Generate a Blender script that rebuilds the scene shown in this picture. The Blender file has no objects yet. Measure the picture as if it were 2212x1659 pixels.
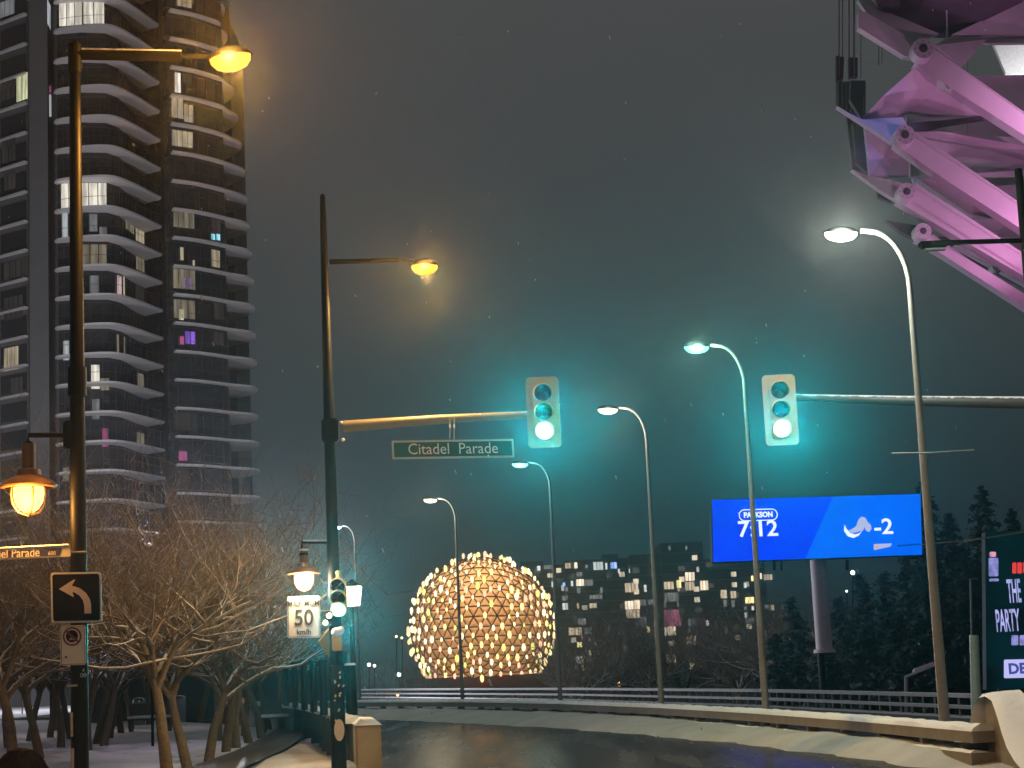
import bpy, bmesh, math, random
from mathutils import Vector, Matrix

# ------------------------------------------------------------------ camera
sc = bpy.context.scene
C = sc.collection
F = 3900.0; CXP, CYP = 1106.0, 829.5          # focal length and centre in the 2212 x 1659 viewing grid
EYE = 1.7
TH = 0.045                                     # roll
PI = math.pi
PITCH = math.atan(610.0 / F)
FW = Vector((0, math.cos(PITCH), math.sin(PITCH)))
R0 = Vector((1, 0, 0)); U0 = Vector((0, -math.sin(PITCH), math.cos(PITCH)))
RT = R0 * math.cos(TH) - U0 * math.sin(TH)
UP = U0 * math.cos(TH) + R0 * math.sin(TH)
cam_d = bpy.data.cameras.new("camera"); cam = bpy.data.objects.new("camera", cam_d); C.objects.link(cam)
m = Matrix((RT, UP, -FW)).transposed().to_4x4(); m.translation = Vector((0, 0, EYE))
cam.matrix_world = m
cam_d.sensor_width = 36; cam_d.lens = 36 * F / 2212; cam_d.clip_start = 0.1; cam_d.clip_end = 6000
sc.camera = cam
sc.render.resolution_x = 1024; sc.render.resolution_y = 768

def P(x, y, d):
    """point on the sight line of grid position (x, y) whose distance ahead (world Y) is d"""
    v = RT * ((x - CXP) / F) - UP * ((y - CYP) / F) + FW
    return Vector((0, 0, EYE)) + v * (d / v.y)
def G(x, d, z=0.0):
    """point at height z, distance d ahead, seen at grid column x"""
    y = 1440.0
    for _ in range(12):
        p = P(x, y, d); y += (p.z - z) * F / d
    return P(x, y, d)

# ------------------------------------------------------------------ world, night sky and exposure
w = bpy.data.worlds.new("World"); sc.world = w; w.use_nodes = True
nt = w.node_tree; nt.nodes.clear()
out = nt.nodes.new('ShaderNodeOutputWorld')
sky = nt.nodes.new('ShaderNodeTexSky'); sky.sky_type = 'NISHITA'; sky.sun_disc = False
sky.sun_elevation = math.radians(-4); sky.sun_rotation = math.radians(200)
bg1 = nt.nodes.new('ShaderNodeBackground'); bg1.inputs[1].default_value = 0.05
nt.links.new(sky.outputs[0], bg1.inputs[0])
tc = nt.nodes.new('ShaderNodeTexCoord'); sep = nt.nodes.new('ShaderNodeSeparateXYZ')
nt.links.new(tc.outputs['Generated'], sep.inputs[0])
cr = nt.nodes.new('ShaderNodeValToRGB')
for i, (pos, col) in enumerate([(0.0, (.008, .015, .018)), (0.07, (.013, .024, .029)), (0.20, (.040, .048, .052)), (0.40, (.068, .068, .068))]):
    e = cr.color_ramp.elements[i] if i < 2 else cr.color_ramp.elements.new(pos)
    e.position = pos; e.color = (*col, 1)
nt.links.new(sep.outputs['Z'], cr.inputs[0])
bg2 = nt.nodes.new('ShaderNodeBackground'); bg2.inputs[1].default_value = 1.0
nt.links.new(cr.outputs[0], bg2.inputs[0])
ad = nt.nodes.new('ShaderNodeAddShader')
nt.links.new(bg1.outputs[0], ad.inputs[0]); nt.links.new(bg2.outputs[0], ad.inputs[1]); nt.links.new(ad.outputs[0], out.inputs[0])
sc.view_settings.view_transform = 'Standard'; sc.view_settings.look = 'None'
sc.view_settings.exposure = 0; sc.view_settings.gamma = 1
cy = sc.cycles
cy.use_denoising = True; cy.max_bounces = 4; cy.diffuse_bounces = 2; cy.glossy_bounces = 2; cy.transmission_bounces = 2
cy.transparent_max_bounces = 8; cy.volume_bounces = 0; cy.sample_clamp_indirect = 1.5; cy.caustics_reflective = False; cy.caustics_refractive = False
cy.use_light_tree = True

HAZE = 0.00045
PW = 1.0
def lamp(name, loc, power, col, parent=None, kind='POINT', r=0.1, aim=None, cone=150, blend=.6):
    l = bpy.data.lights.new(name, kind); l.energy = power * PW; l.color = col
    l.shadow_soft_size = r
    if kind == 'SPOT': l.spot_size = math.radians(cone); l.spot_blend = blend
    o = bpy.data.objects.new(name, l); C.objects.link(o)
    mw = Matrix.Translation(loc)
    if aim is not None: mw = mw @ (Vector(aim) - Vector(loc)).to_track_quat('-Z', 'Y').to_matrix().to_4x4()
    if parent:
        o.parent = parent; o.matrix_parent_inverse = Matrix.Identity(4)
        o.matrix_local = parent.matrix_basis.inverted() @ mw
    else: o.matrix_world = mw
    return o

# ------------------------------------------------------------------ materials
MC = {}
def mat(name, col, rough=.7, metal=0, var=.25, scale=6, bump=.15, snow=None, spec=.5, coat=0, bscale=None):
    if name in MC: return MC[name]
    m = bpy.data.materials.new(name); m.use_nodes = True; t = m.node_tree; b = t.nodes['Principled BSDF']
    b.inputs['Roughness'].default_value = rough; b.inputs['Metallic'].default_value = metal
    b.inputs['Specular IOR Level'].default_value = spec; b.inputs['Coat Weight'].default_value = coat
    tcn = t.nodes.new('ShaderNodeTexCoord')
    nz = t.nodes.new('ShaderNodeTexNoise'); nz.inputs['Scale'].default_value = scale; nz.inputs['Detail'].default_value = 6
    t.links.new(tcn.outputs['Object'], nz.inputs['Vector'])
    mx = t.nodes.new('ShaderNodeMix'); mx.data_type = 'RGBA'
    mx.inputs[6].default_value = (*[c * (1 - var) for c in col], 1); mx.inputs[7].default_value = (*[min(1, c * (1 + var)) for c in col], 1)
    t.links.new(nz.outputs['Fac'], mx.inputs[0])
    colout = mx.outputs[2]
    if snow is not None:
        g = t.nodes.new('ShaderNodeNewGeometry'); s = t.nodes.new('ShaderNodeSeparateXYZ'); t.links.new(g.outputs['Normal'], s.inputs[0])
        n2 = t.nodes.new('ShaderNodeTexNoise'); n2.inputs['Scale'].default_value = 9; t.links.new(tcn.outputs['Object'], n2.inputs['Vector'])
        a = t.nodes.new('ShaderNodeMath'); a.operation = 'MULTIPLY_ADD'; a.inputs[1].default_value = .8; t.links.new(n2.outputs['Fac'], a.inputs[0]); t.links.new(s.outputs['Z'], a.inputs[2])
        mr = t.nodes.new('ShaderNodeMapRange'); mr.inputs['From Min'].default_value = snow + .4; mr.inputs['From Max'].default_value = snow + .6
        t.links.new(a.outputs[0], mr.inputs[0])
        m2 = t.nodes.new('ShaderNodeMix'); m2.data_type = 'RGBA'; t.links.new(mr.outputs[0], m2.inputs[0]); t.links.new(colout, m2.inputs[6]); m2.inputs[7].default_value = (.75, .76, .8, 1)
        colout = m2.outputs[2]
    t.links.new(colout, b.inputs['Base Color'])
    if bump:
        nb = nz
        if bscale:
            nb = t.nodes.new('ShaderNodeTexNoise'); nb.inputs['Scale'].default_value = bscale; nb.inputs['Detail'].default_value = 5; t.links.new(tcn.outputs['Object'], nb.inputs['Vector'])
        bp = t.nodes.new('ShaderNodeBump'); bp.inputs['Strength'].default_value = bump; bp.inputs['Distance'].default_value = .05
        t.links.new(nb.outputs['Fac'], bp.inputs['Height']); t.links.new(bp.outputs[0], b.inputs['Normal'])
    MC[name] = m; return m

def emat(name, col, strength, pattern=None, pscale=3.0, lo=.3, sampled=False):
    if name in MC: return MC[name]
    m = bpy.data.materials.new(name); m.use_nodes = True; t = m.node_tree; b = t.nodes['Principled BSDF']
    b.inputs['Base Color'].default_value = (*[c * .04 for c in col], 1); b.inputs['Roughness'].default_value = .6; b.inputs['Specular IOR Level'].default_value = .1
    b.inputs['Emission Color'].default_value = (*col, 1); b.inputs['Emission Strength'].default_value = strength
    if pattern:
        tcn = t.nodes.new('ShaderNodeTexCoord')
        mp = t.nodes.new('ShaderNodeMapping'); t.links.new(tcn.outputs['Object'], mp.inputs[0])
        mp.inputs['Scale'].default_value = (pscale, pscale, pscale * .12) if pattern == 'curtain' else (pscale,) * 3
        nz = t.nodes.new('ShaderNodeTexNoise'); nz.inputs['Scale'].default_value = 1; nz.inputs['Detail'].default_value = 3; t.links.new(mp.outputs[0], nz.inputs['Vector'])
        mr = t.nodes.new('ShaderNodeMapRange'); mr.inputs['From Min'].default_value = .38; mr.inputs['From Max'].default_value = .62
        mr.inputs['To Min'].default_value = strength * lo; mr.inputs['To Max'].default_value = strength
        t.links.new(nz.outputs['Fac'], mr.inputs[0]); t.links.new(mr.outputs[0], b.inputs['Emission Strength'])
    if not sampled:
        m.cycles.emission_sampling = 'NONE'
    MC[name] = m; return m

def glass(name):
    if name in MC: return MC[name]
    m = bpy.data.materials.new(name); m.use_nodes = True; t = m.node_tree; t.nodes.clear()
    o = t.nodes.new('ShaderNodeOutputMaterial'); mx = t.nodes.new('ShaderNodeMixShader'); tr = t.nodes.new('ShaderNodeBsdfTransparent')
    gl = t.nodes.new('ShaderNodeBsdfGlossy'); gl.inputs['Roughness'].default_value = .12
    tr.inputs[0].default_value = (.6, .65, .66, 1); fr = t.nodes.new('ShaderNodeFresnel'); fr.inputs[0].default_value = 1.6
    t.links.new(fr.outputs[0], mx.inputs[0]); t.links.new(tr.outputs[0], mx.inputs[1]); t.links.new(gl.outputs[0], mx.inputs[2]); t.links.new(mx.outputs[0], o.inputs[0])
    MC[name] = m; return m

BLACK = mat('black_painted_steel', (.005, .005, .005), .5, .0, .4, 12, .05, spec=.22)
GALV = mat('galvanised_steel', (.22, .215, .20), .5, .3, .2, 9, .05)
SNOW = mat('snow', (.80, .81, .84), .65, 0, .06, 1.5, .5, bscale=7)
SNOWD = mat('dirty_ploughed_snow', (.42, .415, .40), .7, 0, .38, .8, .9, bscale=3.5)
SNOWT = mat('trodden_snow', (.55, .55, .58), .6, 0, .35, .9, .8, bscale=2.5)
CONC = mat('concrete', (.26, .25, .22), .85, 0, .3, 3, .2)
CONCS = mat('snowy_concrete', (.22, .21, .18), .85, 0, .3, 3, .2, snow=.75)
BARK = mat('bark', (.11, .078, .045), .85, 0, .5, 14, .6, snow=.40)
TWIG = mat('twig_bark', (.16, .105, .06), .85, 0, .4, 5, 0, snow=.45)
YEL = mat('signal_yellow', (.34, .21, .09), .45, 0, .1, 8, .03)
YELD = mat('visor_yellow', (.55, .38, .08), .5, 0, .1, 8, .03)
SOIL = mat('dark_ground', (.03, .03, .032), .9, 0, .4, .4, .3)

# ------------------------------------------------------------------ mesh helpers
class MB:
    def __init__(s): s.v = []; s.f = []; s.mi = []
    def add(s, vs, fs, mi=0):
        n = len(s.v); s.v += [tuple(p) for p in vs]; s.f += [tuple(i + n for i in f) for f in fs]; s.mi += [mi] * len(fs); return s
    def box(s, c, sz, rot=None, mi=0):
        M = rot or Matrix.Identity(3); c = Vector(c); vs = []
        for x in (-.5, .5):
            for y in (-.5, .5):
                for z in (-.5, .5): vs.append(c + M @ Vector((x * sz[0], y * sz[1], z * sz[2])))
        return s.add(vs, [(0, 1, 3, 2), (4, 6, 7, 5), (0, 4, 5, 1), (2, 3, 7, 6), (0, 2, 6, 4), (1, 5, 7, 3)], mi)
    def tube(s, pts, rad, n=8, cap=True, mi=0):
        pts = [Vector(p) for p in pts]
        if not hasattr(rad, '__len__'): rad = [rad] * len(pts)
        vs = []; up = None
        for i, p in enumerate(pts):
            t = (pts[min(i + 1, len(pts) - 1)] - pts[max(i - 1, 0)]).normalized()
            if up is None:
                up = Vector((0, 0, 1)) if abs(t.z) < .9 else Vector((1, 0, 0))
            a = t.cross(up); a = a.normalized() if a.length > 1e-6 else Vector((1, 0, 0)); b = a.cross(t).normalized(); up = b
            for k in range(n):
                an = 2 * PI * k / n; vs.append(p + (a * math.cos(an) + b * math.sin(an)) * rad[i])
        fs = []
        for i in range(len(pts) - 1):
            for k in range(n):
                k2 = (k + 1) % n; fs.append((i * n + k, i * n + k2, (i + 1) * n + k2, (i + 1) * n + k))
        if cap: fs += [tuple(range(n - 1, -1, -1)), tuple((len(pts) - 1) * n + k for k in range(n))]
        return s.add(vs, fs, mi)
    def prism(s, poly, ext, mi=0):
        n = len(poly); a = [Vector(p) for p in poly]; e = Vector(ext); vs = a + [p + e for p in a]
        fs = [tuple(range(n)), tuple(range(2 * n - 1, n - 1, -1))] + [(i, i + n, (i + 1) % n + n, (i + 1) % n) for i in range(n)]
        return s.add(vs, fs, mi)
    def lathe(s, prof, c, n=20, axis=None, mi=0, a0=0, a1=2 * PI):
        """prof = [(radius, height)]"""
        c = Vector(c); M = axis or Matrix.Identity(3); vs = []; full = abs(a1 - a0 - 2 * PI) < 1e-6; m = n if full else n + 1
        for r, h in prof:
            for k in range(m):
                an = a0 + (a1 - a0) * k / n; vs.append(c + M @ Vector((r * math.cos(an), r * math.sin(an), h)))
        fs = []
        for i in range(len(prof) - 1):
            for k in range(n):
                k2 = (k + 1) % m; fs.append((i * m + k, i * m + k2, (i + 1) * m + k2, (i + 1) * m + k))
        return s.add(vs, fs, mi)
    def ball(s, c, r, n=10, mi=0, sz=(1, 1, 1)):
        pr = []
        c = Vector(c); vs = []; m = n // 2
        for i in range(m + 1):
            ph = PI * i / m
            for k in range(n):
                an = 2 * PI * k / n; vs.append(c + Vector((r * sz[0] * math.sin(ph) * math.cos(an), r * sz[1] * math.sin(ph) * math.sin(an), -r * sz[2] * math.cos(ph))))
        fs = [(i * n + k, i * n + (k + 1) % n, (i + 1) * n + (k + 1) % n, (i + 1) * n + k) for i in range(m) for k in range(n)]
        return s.add(vs, fs, mi)
    def build(s, name, mats, parent=None, smooth=False, bevel=0):
        me = bpy.data.meshes.new(name); me.from_pydata(s.v, [], s.f)
        if not isinstance(mats, (list, tuple)): mats = [mats]
        for q in mats: me.materials.append(q)
        if len(mats) > 1: me.polygons.foreach_set('material_index', s.mi)
        if smooth: me.polygons.foreach_set('use_smooth', [True] * len(me.polygons))
        me.update()
        bm = bmesh.new(); bm.from_mesh(me); bmesh.ops.recalc_face_normals(bm, faces=bm.faces)
        if bevel:
            bmesh.ops.bevel(bm, geom=bm.edges[:], offset=bevel, segments=2, affect='EDGES', clamp_overlap=True)
        bm.to_mesh(me); bm.free()
        o = bpy.data.objects.new(name, me); C.objects.link(o)
        if parent is not None:
            o.parent = parent
            M = Matrix.Identity(4); q = parent
            while q: M = q.matrix_basis @ M; q = q.parent
            o.matrix_basis = M.inverted()
        if smooth:
            try: me.set_sharp_from_angle(angle=math.radians(40))
            except Exception: pass
        return o

def tag(o, label=None, cat=None, group=None, kind=None):
    if label: o['label'] = label
    if cat: o['category'] = cat
    if group: o['group'] = group
    if kind: o['kind'] = kind
    return o
def thing(name, loc, label, cat, group=None):
    o = bpy.data.objects.new(name, None); C.objects.link(o); o.location = loc; o.empty_display_size = .3
    return tag(o, label, cat, group)
def text(name, s, p, size, m, parent, xs=1.0, rot=None, ext=.004, align='CENTER', bold=0):
    """flat lettering standing in a vertical plane; rot = 3x3 whose columns are right, up, normal"""
    cu = bpy.data.curves.new(name, 'FONT'); cu.body = s; cu.size = size; cu.extrude = ext; cu.offset = bold; cu.align_x = align; cu.align_y = 'CENTER'; cu.resolution_u = 3
    t = bpy.data.objects.new(name, cu); C.objects.link(t); bpy.context.view_layer.update()
    me = bpy.data.meshes.new_from_object(t.evaluated_get(bpy.context.evaluated_depsgraph_get())); me.name = name
    bpy.data.objects.remove(t)
    R = rot or Matrix(((1, 0, 0), (0, 0, -1), (0, 1, 0)))
    M = Matrix.Translation(Vector(p)) @ R.to_4x4() @ Matrix.Diagonal((xs, 1, 1, 1))
    me.transform(M); me.materials.clear(); me.materials.append(m)
    o = bpy.data.objects.new(name, me); C.objects.link(o); o.parent = parent
    q = parent; W = Matrix.Identity(4)
    while q: W = q.matrix_basis @ W; q = q.parent
    o.matrix_basis = W.inverted()
    return o
def interp(pts, t):
    for (a, va), (b, vb) in zip(pts, pts[1:]):
        if t <= b: return va + (vb - va) * (t - a) / (b - a)
    return pts[-1][1]

# ------------------------------------------------------------------ setting: ground, road, snow
rnd = random.Random(4)
GZ = -5.5
b = MB(); b.add([(-745, -55, GZ), (745, -55, GZ), (745, 1335, GZ), (-745, 1335, GZ)], [(0, 1, 2, 3)]); tag(b.build('ground', SOIL), kind='structure')

# parapet lines, as (distance, X)
MED = [(25.9, 6.5), (27.5, 6.3), (32.4, 5.77), (38.7, 4.9), (46.4, 3.5), (55.8, 1.34), (65.8, -1.79), (74.7, -5.86), (86, -12), (100, -21)]
EDG = [(0, 6.6), (15, 6.6), (22, 6.35), (25.7, 5.9), (27.7, 5.45), (32, 4.9), (36.6, 4.05), (42, 2.8), (48.7, 1.1), (53, -.3), (64, -4.2), (76, -9.5), (88, -17), (100, -25)]
LFT = [(0, -.8), (20, -1.5), (28, -2.2), (32, -2.55), (37.7, -3.6), (42, -4.3), (48.6, -5.4), (56, -7.2), (66, -10.2), (80, -16), (100, -29)]
def road_mesh():
    b = MB(); ds = [-5 + i * 1.5 for i in range(71)]; n = len(ds); K = 9
    for d in ds:
        l = interp(LFT, max(0, d)) - .4; r = interp(EDG, max(0, d)) + .3
        for k in range(K): b.v.append((l + (r - l) * k / (K - 1), d, 0))
    b.f = [(i * K + k, i * K + k + 1, (i + 1) * K + k + 1, (i + 1) * K + k) for i in range(n - 1) for k in range(K - 1)]; b.mi = [0] * len(b.f)
    return b
def road_mat():
    m = bpy.data.materials.new('wet_asphalt'); m.use_nodes = True; t = m.node_tree; p = t.nodes['Principled BSDF']
    tc = t.nodes.new('ShaderNodeTexCoord')
    def noise(sc_, sx, sy, det=5):
        mp = t.nodes.new('ShaderNodeMapping'); mp.inputs['Scale'].default_value = (sx, sy, 1); mp.inputs['Rotation'].default_value = (0, 0, math.radians(-14)); t.links.new(tc.outputs['Object'], mp.inputs[0])
        n = t.nodes.new('ShaderNodeTexNoise'); n.inputs['Scale'].default_value = sc_; n.inputs['Detail'].default_value = det; t.links.new(mp.outputs[0], n.inputs['Vector']); return n
    n1 = noise(1.0, 1.5, .12); n2 = noise(1.0, 6, 6)
    cr = t.nodes.new('ShaderNodeValToRGB'); cr.color_ramp.elements[0].position = .42; cr.color_ramp.elements[0].color = (.010, .010, .011, 1)
    cr.color_ramp.elements[1].position = .70; cr.color_ramp.elements[1].color = (.065, .065, .07, 1)
    t.links.new(n1.outputs['Fac'], cr.inputs[0]); t.links.new(cr.outputs[0], p.inputs['Base Color'])
    mr = t.nodes.new('ShaderNodeMapRange'); mr.inputs['From Min'].default_value = .35; mr.inputs['From Max'].default_value = .65; mr.inputs['To Min'].default_value = .20; mr.inputs['To Max'].default_value = .30
    t.links.new(n1.outputs['Fac'], mr.inputs[0]); t.links.new(mr.outputs[0], p.inputs['Roughness'])
    p.inputs['Specular IOR Level'].default_value = .05
    bp = t.nodes.new('ShaderNodeBump'); bp.inputs['Strength'].default_value = .10; bp.inputs['Distance'].default_value = .008; t.links.new(n2.outputs['Fac'], bp.inputs['Height']); t.links.new(bp.outputs[0], p.inputs['Normal'])
    return m
tag(road_mesh().build('road', road_mat()), kind='structure')

# left plaza under snow (gentle unevenness), right shoulder snowbank
def bumps(x, y, a=.03):
    return a * (math.sin(x * 1.7 + y * .6) + math.sin(x * .7 - y * 1.1 + 2) * .8 + math.sin(x * 4.1 + y * 2.7) * .35)
b = MB(); ds = [-4 + i * 1.6 for i in range(104)]; K = 44; n = len(ds)
for d in ds:
    r = interp(LFT, min(100, max(0, d))) - .25
    for k in range(K):
        t = (k / (K - 1)) ** 1.6; x = r - t * 70
        fade = min(1, t * 60)
        b.v.append((x + rnd.uniform(-.04, .04) * (k > 0), d, .045 + bumps(x, d) * fade + .03))
b.f = [(i * K + k, i * K + k + 1, (i + 1) * K + k + 1, (i + 1) * K + k) for i in range(n - 1) for k in range(K - 1)]; b.mi = [0] * len(b.f)
tag(b.build('snowy_plaza_ground', SNOWT, smooth=True), kind='structure')
# cleared wet path through the plaza
b = MB(); pl = [(P(470, 1659, 33).x, 31.5), (G(560, 40).x, 40), (G(612, 48).x, 48), (G(640, 56).x, 56)]
pts = [(-4.6, 27)] + pl
for i, (x, d) in enumerate(pts):
    wd = .55
    b.v += [(x - wd + bumps(d, x, .05), d, .155), (x, d, .16), (x + wd + bumps(x, d, .05), d, .155)]
b.f = [q for i in range(len(pts) - 1) for q in ((i * 3, i * 3 + 1, i * 3 + 4, i * 3 + 3), (i * 3 + 1, i * 3 + 2, i * 3 + 5, i * 3 + 4))]; b.mi = [0] * len(b.f)
tag(b.build('cleared_path', mat('wet_paving', (.05, .048, .045), .45, 0, .4, 2, .3)), kind='structure')

b = MB(); ds = [-2 + i * .6 for i in range(170)]; K = 16; n = len(ds)
for d in ds:
    e = interp(EDG, max(0, d)); mdx = interp(MED, max(25.9, d)) if d > 25 else 6.7
    inner = e + bumps(d * 1.3, 2, .09); outer = max(mdx + .25, inner + .6)
    if d < 27: outer = 10 + (27 - d) * .1
    top = .26 if d > 26.3 else .14
    for k in range(K):
        t = k / (K - 1); x = inner + (outer - inner) * t
        z = top * (1 - (1 - min(1, t * 1.15)) ** 2.0) + bumps(x * 2, d * 1.4, .018) * min(1, t * 4) + rnd.uniform(-.008, .008) * (t > 0)
        b.v.append((x, d, z if t > 0 else -.01))
b.f = [(i * K + k, i * K + k + 1, (i + 1) * K + k + 1, (i + 1) * K + k) for i in range(n - 1) for k in range(K - 1)]; b.mi = [0] * len(b.f)
tag(b.build('snowbank', SNOWD, smooth=True), kind='structure')
# snow field right of the barrier
b = MB(); K = 26; ds = [18 + i * .55 for i in range(30)]
for d in ds:
    for k in range(K):
        x = 7.2 + k * .55; z = .0 + bumps(x * 2.2, d * 2.1, .04)
        if d > 33.2: z = -.85
        b.v.append((x + rnd.uniform(-.06, .06), d + rnd.uniform(-.1, .1), z))
n = len(ds); b.f = [(i * K + k, i * K + k + 1, (i + 1) * K + k + 1, (i + 1) * K + k) for i in range(n - 1) for k in range(K - 1)]; b.mi = [0] * len(b.f)
tag(b.build('snow_field', SNOW, smooth=True), kind='structure')

# ------------------------------------------------------------------ median parapet with snow cap
def strip(b, line, prof, mi=0, step=.5, jit=0, seed=1, ends=True, zoff=None):
    """sweep a profile [(offset to the right, z)] along a (d, X) line"""
    r = random.Random(seed); L = []
    for (d0, x0), (d1, x1) in zip(line, line[1:]):
        k = max(1, int(math.hypot(d1 - d0, x1 - x0) / step))
        for i in range(k): L.append((x0 + (x1 - x0) * i / k, d0 + (d1 - d0) * i / k))
    L.append((line[-1][1], line[-1][0])); n = len(prof); base = len(b.v)
    for i, (x, d) in enumerate(L):
        xa, da = L[max(0, i - 1)]; xb, db = L[min(len(L) - 1, i + 1)]
        t = Vector((xb - xa, db - da)).normalized(); nr = Vector((t.y, -t.x))
        for j, (o, z) in enumerate(prof):
            zz = z + (r.uniform(-jit, jit) if jit and 0 < j < n - 1 else 0) + (zoff(i) if zoff else 0)
            b.v.append((x + nr.x * o, d + nr.y * o, zz))
    for i in range(len(L) - 1):
        for j in range(n):
            j2 = (j + 1) % n
            b.f.append((base + i * n + j, base + i * n + j2, base + (i + 1) * n + j2, base + (i + 1) * n + j)); b.mi.append(mi)
    if ends:
        b.f += [tuple(base + j for j in range(n)), tuple(base + (len(L) - 1) * n + j for j in range(n))]; b.mi += [mi, mi]
    return L
med = thing('concrete_parapet', (6.3, 27.5, 0), 'long low concrete parapet with a snow topped rail curving away beside the road', 'barrier')
ML = [(26.1, 6.45)] + MED[1:]
b = MB(); L = strip(b, ML, [(-.16, .34), (-.16, .50), (.2, .50), (.2, .34)]); b.build('rail_beam', CONC, med)
b = MB(); strip(b, ML, [(-.2, -.1), (-.2, .20), (.24, .20), (.24, -.1)]); b.build('base_wall', CONC, med)
b = MB(); strip(b, ML, [(-.17, .503), (-.14, .56), (-.03, .60), (.12, .59), (.2, .55), (.21, .503)], jit=.014, step=.25); b.build('snow_cap', SNOW, med, smooth=True)
b = MB(); strip(b, ML, [(-.21, .203), (-.19, .235), (-.13, .24), (-.05, .225), (.1, .203)], jit=.014, step=.25); b.build('snow_ledge', SNOW, med, smooth=True)
Lm = L
for i in range(4, len(L) - 2, 4):
    if i > 160: break
    x, d = L[i]; b = MB(); b.box((x + .02, d, .271), (.22, .2, .136)); b.build('baluster', CONC, med)

# sloping end block of the barrier, snow draped
eb = thing('barrier_end_block', (6.75, 25, 0), 'sloping concrete end block draped in snow at the right end of the parapet', 'barrier')
b = MB()
def W(x, y, d): return P(x, y, d)
prof = [(26.6, .95), (26.1, .97), (25.6, .86), (25.0, .55), (24.2, .20), (23.4, .03), (23.4, -.1), (26.6, -.1)]
px0 = 6.62
b.prism([(px0, d, z) for d, z in prof], (.42, 0, 0)); b.build('concrete_core', CONC, eb, bevel=.015)
b = MB(); rows = []
pr2 = [(27.1, .10), (26.68, .5), (26.66, .93), (26.45, 1.02), (26.1, 1.045), (25.75, .99), (25.45, .86), (25.2, .74), (24.9, .58), (24.5, .40), (24.0, .25), (23.4, .13), (22.4, .03)]
offs = [-.10, -.05, .0, .12, .26, .40, .52, .66, .85]
for i, (d, z) in enumerate(pr2):
    for j, o in enumerate(offs):
        k = max(0, (j - 5)) / 3.0
        flare = (1 - min(1, z)) * .9 * k
        fl0 = (1 - min(1, z)) * .28 * max(0, (2 - j)) / 2
        zz = z * (1 - k ** 1.3 * .93) + .02 * math.sin(i * 2.1 + j * 1.3) * (z < .9) + rnd.uniform(-.018, .018) * (j > 1)
        if j <= 1 and i > 1: zz = z - (.06 if j == 0 else .015)
        b.v.append((px0 + o + flare - fl0, d, zz))
n = len(offs); b.f = [(i * n + j, i * n + j + 1, (i + 1) * n + j + 1, (i + 1) * n + j) for i in range(len(pr2) - 1) for j in range(n - 1)]; b.mi = [0] * len(b.f)
b.build('snow_drape', SNOW, eb, smooth=True)

# ------------------------------------------------------------------ left balustrade between footway and road
bal = thing('balustrade', (-2.6, 32, 0), 'snow capped concrete balustrade of dark piers running back from the ochre end pier', 'balustrade')
PB = [(33.0, -2.95), (37.7, -3.86), (42, -4.5), (45, -5.03), (48.6, -5.67), (52, -6.33), (60, -8.4), (68, -11.2)]
b = MB(); b.prism([(-2.98, 32, -.05), (-2.55, 32, -.05), (-2.55, 32, .80), (-2.98, 32, .80)], (-.25, 2.0, 0)); b.build('end_pier', mat('ochre_concrete', (.42, .34, .20), .85, 0, .2, 2.5, .15), bal, bevel=.02)
b = MB()
for i in range(9):
    y = 31.97 + i * .26; sx = -.25 * (i * .26) / 2
    for j in range(5):
        b.v.append((-3.0 + sx + j * .12, y, .803 + (.0 if j in (0, 4) or i in (0, 8) else .10 + rnd.uniform(-.015, .015))))
b.f = [(i * 5 + j, i * 5 + j + 1, i * 5 + j + 6, i * 5 + j + 5) for i in range(8) for j in range(4)]; b.mi = [0] * len(b.f)
b.build('snow_cap', SNOW, bal, smooth=True)
DKC = mat('dark_stone', (.045, .042, .04), .8, 0, .35, 4, .25)
b = MB(); strip(b, PB, [(-.06, .0), (-.06, .78), (.12, .78), (.12, .0)]); b.build('wall', DKC, bal)
b = MB(); strip(b, [(34.2, -3.2)] + PB[1:], [(-.2, .785), (-.2, .87), (0, .92), (.2, .88), (.2, .785)], jit=.02, step=.3); b.build('snow_top', SNOWT, bal, smooth=True)
for d, x in [(35.4, -3.42), (37.7, -3.86), (39.9, -4.2), (42, -4.5), (45, -5.03), (48.6, -5.67), (52, -6.33), (56, -7.3), (60, -8.4)]:
    b = MB(); b.box((x - .05, d, .42), (.42, .36, .80)); b.build('pier', DKC, bal, bevel=.02)
# black steel posts of the lantern screen standing on the balustrade
for i, (x, d, h) in enumerate([(700, 38.0, 1.95), (678, 42.0, 1.98), (658, 45.0, 1.98), (638, 48.6, 2.0), (619, 52, 2.0)]):
    p = G(x, d, .9); b = MB(); b.tube([(p.x, p.y, .88), (p.x, p.y, h)], [.085, .075], 10); b.tube([(p.x, p.y, h), (p.x, p.y, h + .06)], [.1, .09], 10)
    o = b.build('black_post', BLACK, smooth=True)
    tag(o, '%s of the black steel posts on the balustrade behind the speed limit sign' % ['first and nearest', 'second', 'third', 'fourth', 'fifth and farthest'][i], 'post', 'black posts on the balustrade')

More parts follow.
